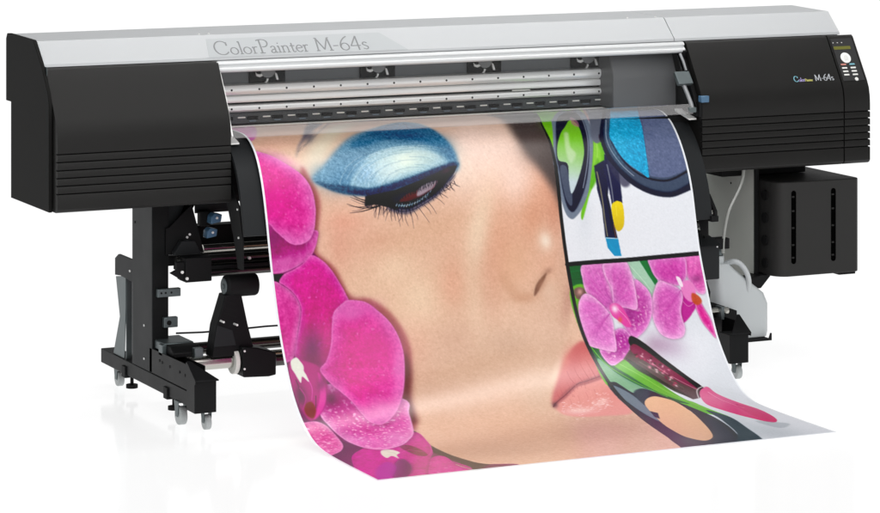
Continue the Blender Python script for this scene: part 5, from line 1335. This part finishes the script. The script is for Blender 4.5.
ame = bpy.data.meshes.new('exit_apron'); am.to_mesh(ame); am.free(); link('exit_apron', ame, M_grey, root, 0, True)

# ---- the artwork printed on it, drawn in sheet millimetres ----
img = np.full((NS, NU, 3), 255., np.float32)
def blur(a, sg):
    sg = max(sg, .0)
    if sg < .35: return a
    r = int(3*sg)+1; k = np.exp(-.5*(np.arange(-r, r+1)/sg)**2); k /= k.sum()
    if sg > 6:
        n0, n1 = a.shape[0]+2*r, a.shape[1]+2*r
        p = np.pad(a, r, mode='edge'); f0 = np.fft.rfft2(p)
        g0 = np.exp(-2*(np.pi*np.fft.fftfreq(p.shape[0])*sg)**2)[:, None]; g1 = np.exp(-2*(np.pi*np.fft.rfftfreq(p.shape[1])*sg)**2)[None, :]
        return np.fft.irfft2(f0*g0*g1, p.shape)[r:-r, r:-r].astype(np.float32)
    p = np.pad(a, ((r, r), (0, 0)), mode='edge'); o = sum(k[i]*p[i:i+a.shape[0]] for i in range(2*r+1))
    p = np.pad(o, ((0, 0), (r, r)), mode='edge'); return sum(k[i]*p[:, i:i+a.shape[1]] for i in range(2*r+1)).astype(np.float32)
def bbox(P, pad):
    x0 = max(int((P[:, 0].min()+800-pad)/MMU), 0); x1 = min(int((P[:, 0].max()+800+pad)/MMU)+2, NU)
    y0 = max(int((P[:, 1].min()-pad)/MMS), 0); y1 = min(int((P[:, 1].max()+pad)/MMS)+2, NS)
    return x0, x1, y0, y1
def mask(P, bb_):
    x0, x1, y0, y1 = bb_; w_ = x1-x0; h_ = y1-y0
    acc = np.zeros((h_, w_*2), np.float32); xs = U[x0]+(np.arange(w_*2)/2-.25)*MMU
    for sub in (-.25, .25):
        ys = SS[y0:y1]+sub*MMS; m = np.zeros((h_, w_*2), bool)
        for (ax, ay), (bx, by) in zip(P, np.roll(P, -1, 0)):
            if ay == by: continue
            lo, hi = min(ay, by), max(ay, by); r = np.nonzero((ys >= lo) & (ys < hi))[0]
            if len(r) == 0: continue
            xi = ax+(ys[r]-ay)*(bx-ax)/(by-ay); m[r] ^= xs[None, :] < xi[:, None]
        acc += m*.5
    return (acc[:, 0::2]+acc[:, 1::2])/2
def comp(sl, m, col, al):
    m = (m*al)[..., None]; img[sl] = img[sl]*(1-m)+np.asarray(col, np.float32)*m
NZ = {}
def noise(scale, seed=0):
    key = (scale, seed)
    if key not in NZ:
        rs = np.random.RandomState(seed+int(scale*10)); a = blur(rs.randn(NS, NU).astype(np.float32), scale); a -= a.mean(); NZ[key] = a/a.std()
    return NZ[key]
for op in ART:
    k = op[0]
    if k == 'B':
        c, a, b = [np.array(v, float) for v in op[1]]
        ext = max(abs(a[0])+abs(b[0]), abs(a[1])+abs(b[1]))*2.6
        x0, x1, y0, y1 = bbox(np.array([c-ext, c+ext]), 0)
        if x1 <= x0 or y1 <= y0: continue
        X, Y = np.meshgrid(U[x0:x1]-c[0], SS[y0:y1]-c[1]); det = a[0]*b[1]-a[1]*b[0]
        p = (X*b[1]-Y*b[0])/det; q = (-X*a[1]+Y*a[0])/det
        comp((slice(y0, y1), slice(x0, x1)), np.exp(-(p*p+q*q)*1.1), op[2], op[3])
    elif k == 'P':
        _, pts, col, bl, al, sm = op; P = catmull(pts, True, 5) if sm else np.array(pts, float)
        b_ = bbox(P, 3*bl+6); x0, x1, y0, y1 = b_
        if x1 <= x0 or y1 <= y0: continue
        comp((slice(y0, y1), slice(x0, x1)), blur(mask(P, b_), bl/MMU*.8), col, al)
    elif k == 'G':
        _, pts, c1, c2, p1, p2, bl, sm = op; P = catmull(pts, True, 5); b_ = bbox(P, 8); x0, x1, y0, y1 = b_
        d = np.array(p2, float)-np.array(p1); X, Y = np.meshgrid(U[x0:x1]-p1[0], SS[y0:y1]-p1[1])
        t = np.clip((X*d[0]+Y*d[1])/(d@d), 0, 1)[..., None]
        col = np.array(c1)*(1-t)+np.array(c2)*t
        comp((slice(y0, y1), slice(x0, x1)), blur(mask(P, b_), bl/MMU*.6), col, 1)
    elif k == 'T':
        _, pts, c1, c2, rim, sh, sp, drop, _r = op; P = catmull(pts, True, 6); b_ = bbox(P, 70); x0, x1, y0, y1 = b_
        sl = (slice(y0, y1), slice(x0, x1)); m = mask(P, b_)
        if drop:
            sd = blur(m, drop/MMU); sd = np.roll(sd, (int(drop/MMS*.3), int(drop/MMU*.3)), (0, 1))
            img[sl] *= 1-.30*np.clip(sd*1.5, 0, 1)[..., None]*np.array([.75, 1., .8], np.float32)
        m = blur(m, .7); inner = np.clip((blur(m, sh/MMU)-.5)*2, 0, 1)
        n1 = noise(1.0, 3)[sl]; n2 = noise(9, 5)[sl]; n3 = noise(3, 8)[sl]
        t = np.clip(inner*1.25+.10*n2, 0, 1)[..., None]
        col = np.array(c2)*(1-t)+np.array(c1)*t
        if _r:
            X, Y = np.meshgrid(U[x0:x1]-_r[0], SS[y0:y1]-_r[1]); rad = np.hypot(X, Y); th = np.arctan2(Y, X)
            rs = np.random.RandomState(int(abs(_r[0])+len(pts)*7)); st = np.zeros_like(rad)
            for q_ in range(5):
                f_ = rs.uniform(9, 34); st += np.sin(th*f_+rs.uniform(0, 6.3)+1.2*np.sin(rad/rs.uniform(40, 90)))
            R_ = rad[m > .5].max() if (m > .5).any() else 1.; rr = np.clip(rad/R_, 0, 1)
            g = np.clip(rr*1.6-.85, 0, 1)[..., None]*.55
            col = col*(1-g)+np.array(c2)*g
            g2 = np.clip(.35-rr, 0, 1)[..., None]*1.1; col = col*(1-g2)+np.array(c1)*np.array([.78, .5, .8])*g2
            col = col+(st*2.6*np.clip(rr*3, 0, 1)*np.clip(1.25-rr, 0, 1))[..., None]*np.array([.6, 1.5, .9])
        col = col+(n1*5+n3*3.5+n2*3)[..., None]
        if sp:
            spk = np.clip(noise(1.3, 11)[sl]-(1.3 if sp == 1 else .35), 0, 1.6)*(.16*sp)
            col = col+(np.array([250, 205, 232])-col)*np.clip(spk*(.4+inner), 0, .75)[..., None]
        comp(sl, m, np.clip(col, 0, 255), 1)
        er = np.clip(m-blur(m, 1.5), 0, 1)*m
        comp(sl, np.clip(er*1.8, 0, .62), rim, 1)
    elif k == 'S':
        _, pts, col, w0_, w1_, al = op; P = catmull(pts, False, 6); b_ = bbox(P, w0_+6); x0, x1, y0, y1 = b_
        if x1 <= x0 or y1 <= y0: continue
        X, Y = np.meshgrid(U[x0:x1], SS[y0:y1]); best = np.zeros_like(X); n = len(P)-1
        for i in range(n):
            a, b = P[i], P[i+1]; d = b-a; L2 = max(d@d, 1e-6)
            t = np.clip(((X-a[0])*d[0]+(Y-a[1])*d[1])/L2, 0, 1); dist = np.hypot(X-a[0]-t*d[0], Y-a[1]-t*d[1])
            wd = w0_+(w1_-w0_)*((i+t)/n); wd2 = np.maximum(wd, 2.0)
            best = np.maximum(best, np.clip((wd2/2+MMU*.5-dist)/MMU, 0, 1)*np.minimum(wd/2.0, 1))
        comp((slice(y0, y1), slice(x0, x1)), best, col, al)
    elif k == 'N':
        if op[1] == 'skin':
            img += (noise(.9, 1)*2.4+noise(2.0, 2)*1.2+noise(22, 4)*1.0)[..., None]*np.array([.9, 1, 1.05], np.float32)
            img += np.array([3, 4, 10], np.float32)
        elif op[1] == 'shadow':
            # shimmer only where the make-up is bluish
            b = np.clip((img[..., 2]-img[..., 0])/60., 0, 1)
            img += (b*(noise(.8, 21)*9+noise(1.6, 22)*4))[..., None]
        else:
            b = np.clip((img[..., 2]-img[..., 0]-25)/50., 0, 1)*np.clip((U[None, :]-330)/20, 0, 1)*np.clip((520-SS[:, None])/20, 0, 1)
            img += (b*(noise(.9, 31)*10+noise(1.8, 32)*5))[..., None]
img += (noise(.8, 41)*1.6)[..., None]
img = blur(np.clip(img, 0, 255)[..., 0], 0)[..., None]*np.array([1, 0, 0])+np.clip(img, 0, 255)*np.array([0, 1, 1])
edge = (np.abs(U)[None, :] > 793) | (SS[:, None] > LEN-11)
img[np.broadcast_to(edge, img.shape[:2])] = (240, 243, 248)
c = np.clip(img/255, 0, 1); lin = np.where(c <= .04045, c/12.92, ((c+.055)/1.055)**2.4)*.95
lin = np.clip(lin*1.02-.019, .003, 1)

me = bpy.data.meshes.new('printed_sheet'); nv = NU*NS
idx = np.arange(nv).reshape(NS, NU)
q = np.stack([idx[:-1, :-1], idx[1:, :-1], idx[1:, 1:], idx[:-1, 1:]], -1).reshape(-1, 4); nf = len(q)
me.vertices.add(nv); me.vertices.foreach_set('co', co.reshape(-1).astype(np.float32))
me.loops.add(nf*4); me.loops.foreach_set('vertex_index', q.reshape(-1).astype(np.int32))
me.polygons.add(nf); me.polygons.foreach_set('loop_start', (np.arange(nf)*4).astype(np.int32))
me.polygons.foreach_set('use_smooth', np.ones(nf, bool))
me.update(calc_edges=True)
at = me.color_attributes.new('print', 'FLOAT_COLOR', 'POINT')
rgba = np.ones((nv, 4), np.float32); rgba[:, :3] = lin.reshape(-1, 3); at.data.foreach_set('color', rgba.reshape(-1))
sheet = link('printed_sheet', me, M_print)
sheet['label'] = 'glossy printed sheet showing a made-up face, orchids and cosmetics, curling onto the floor'
sheet['category'] = 'print'
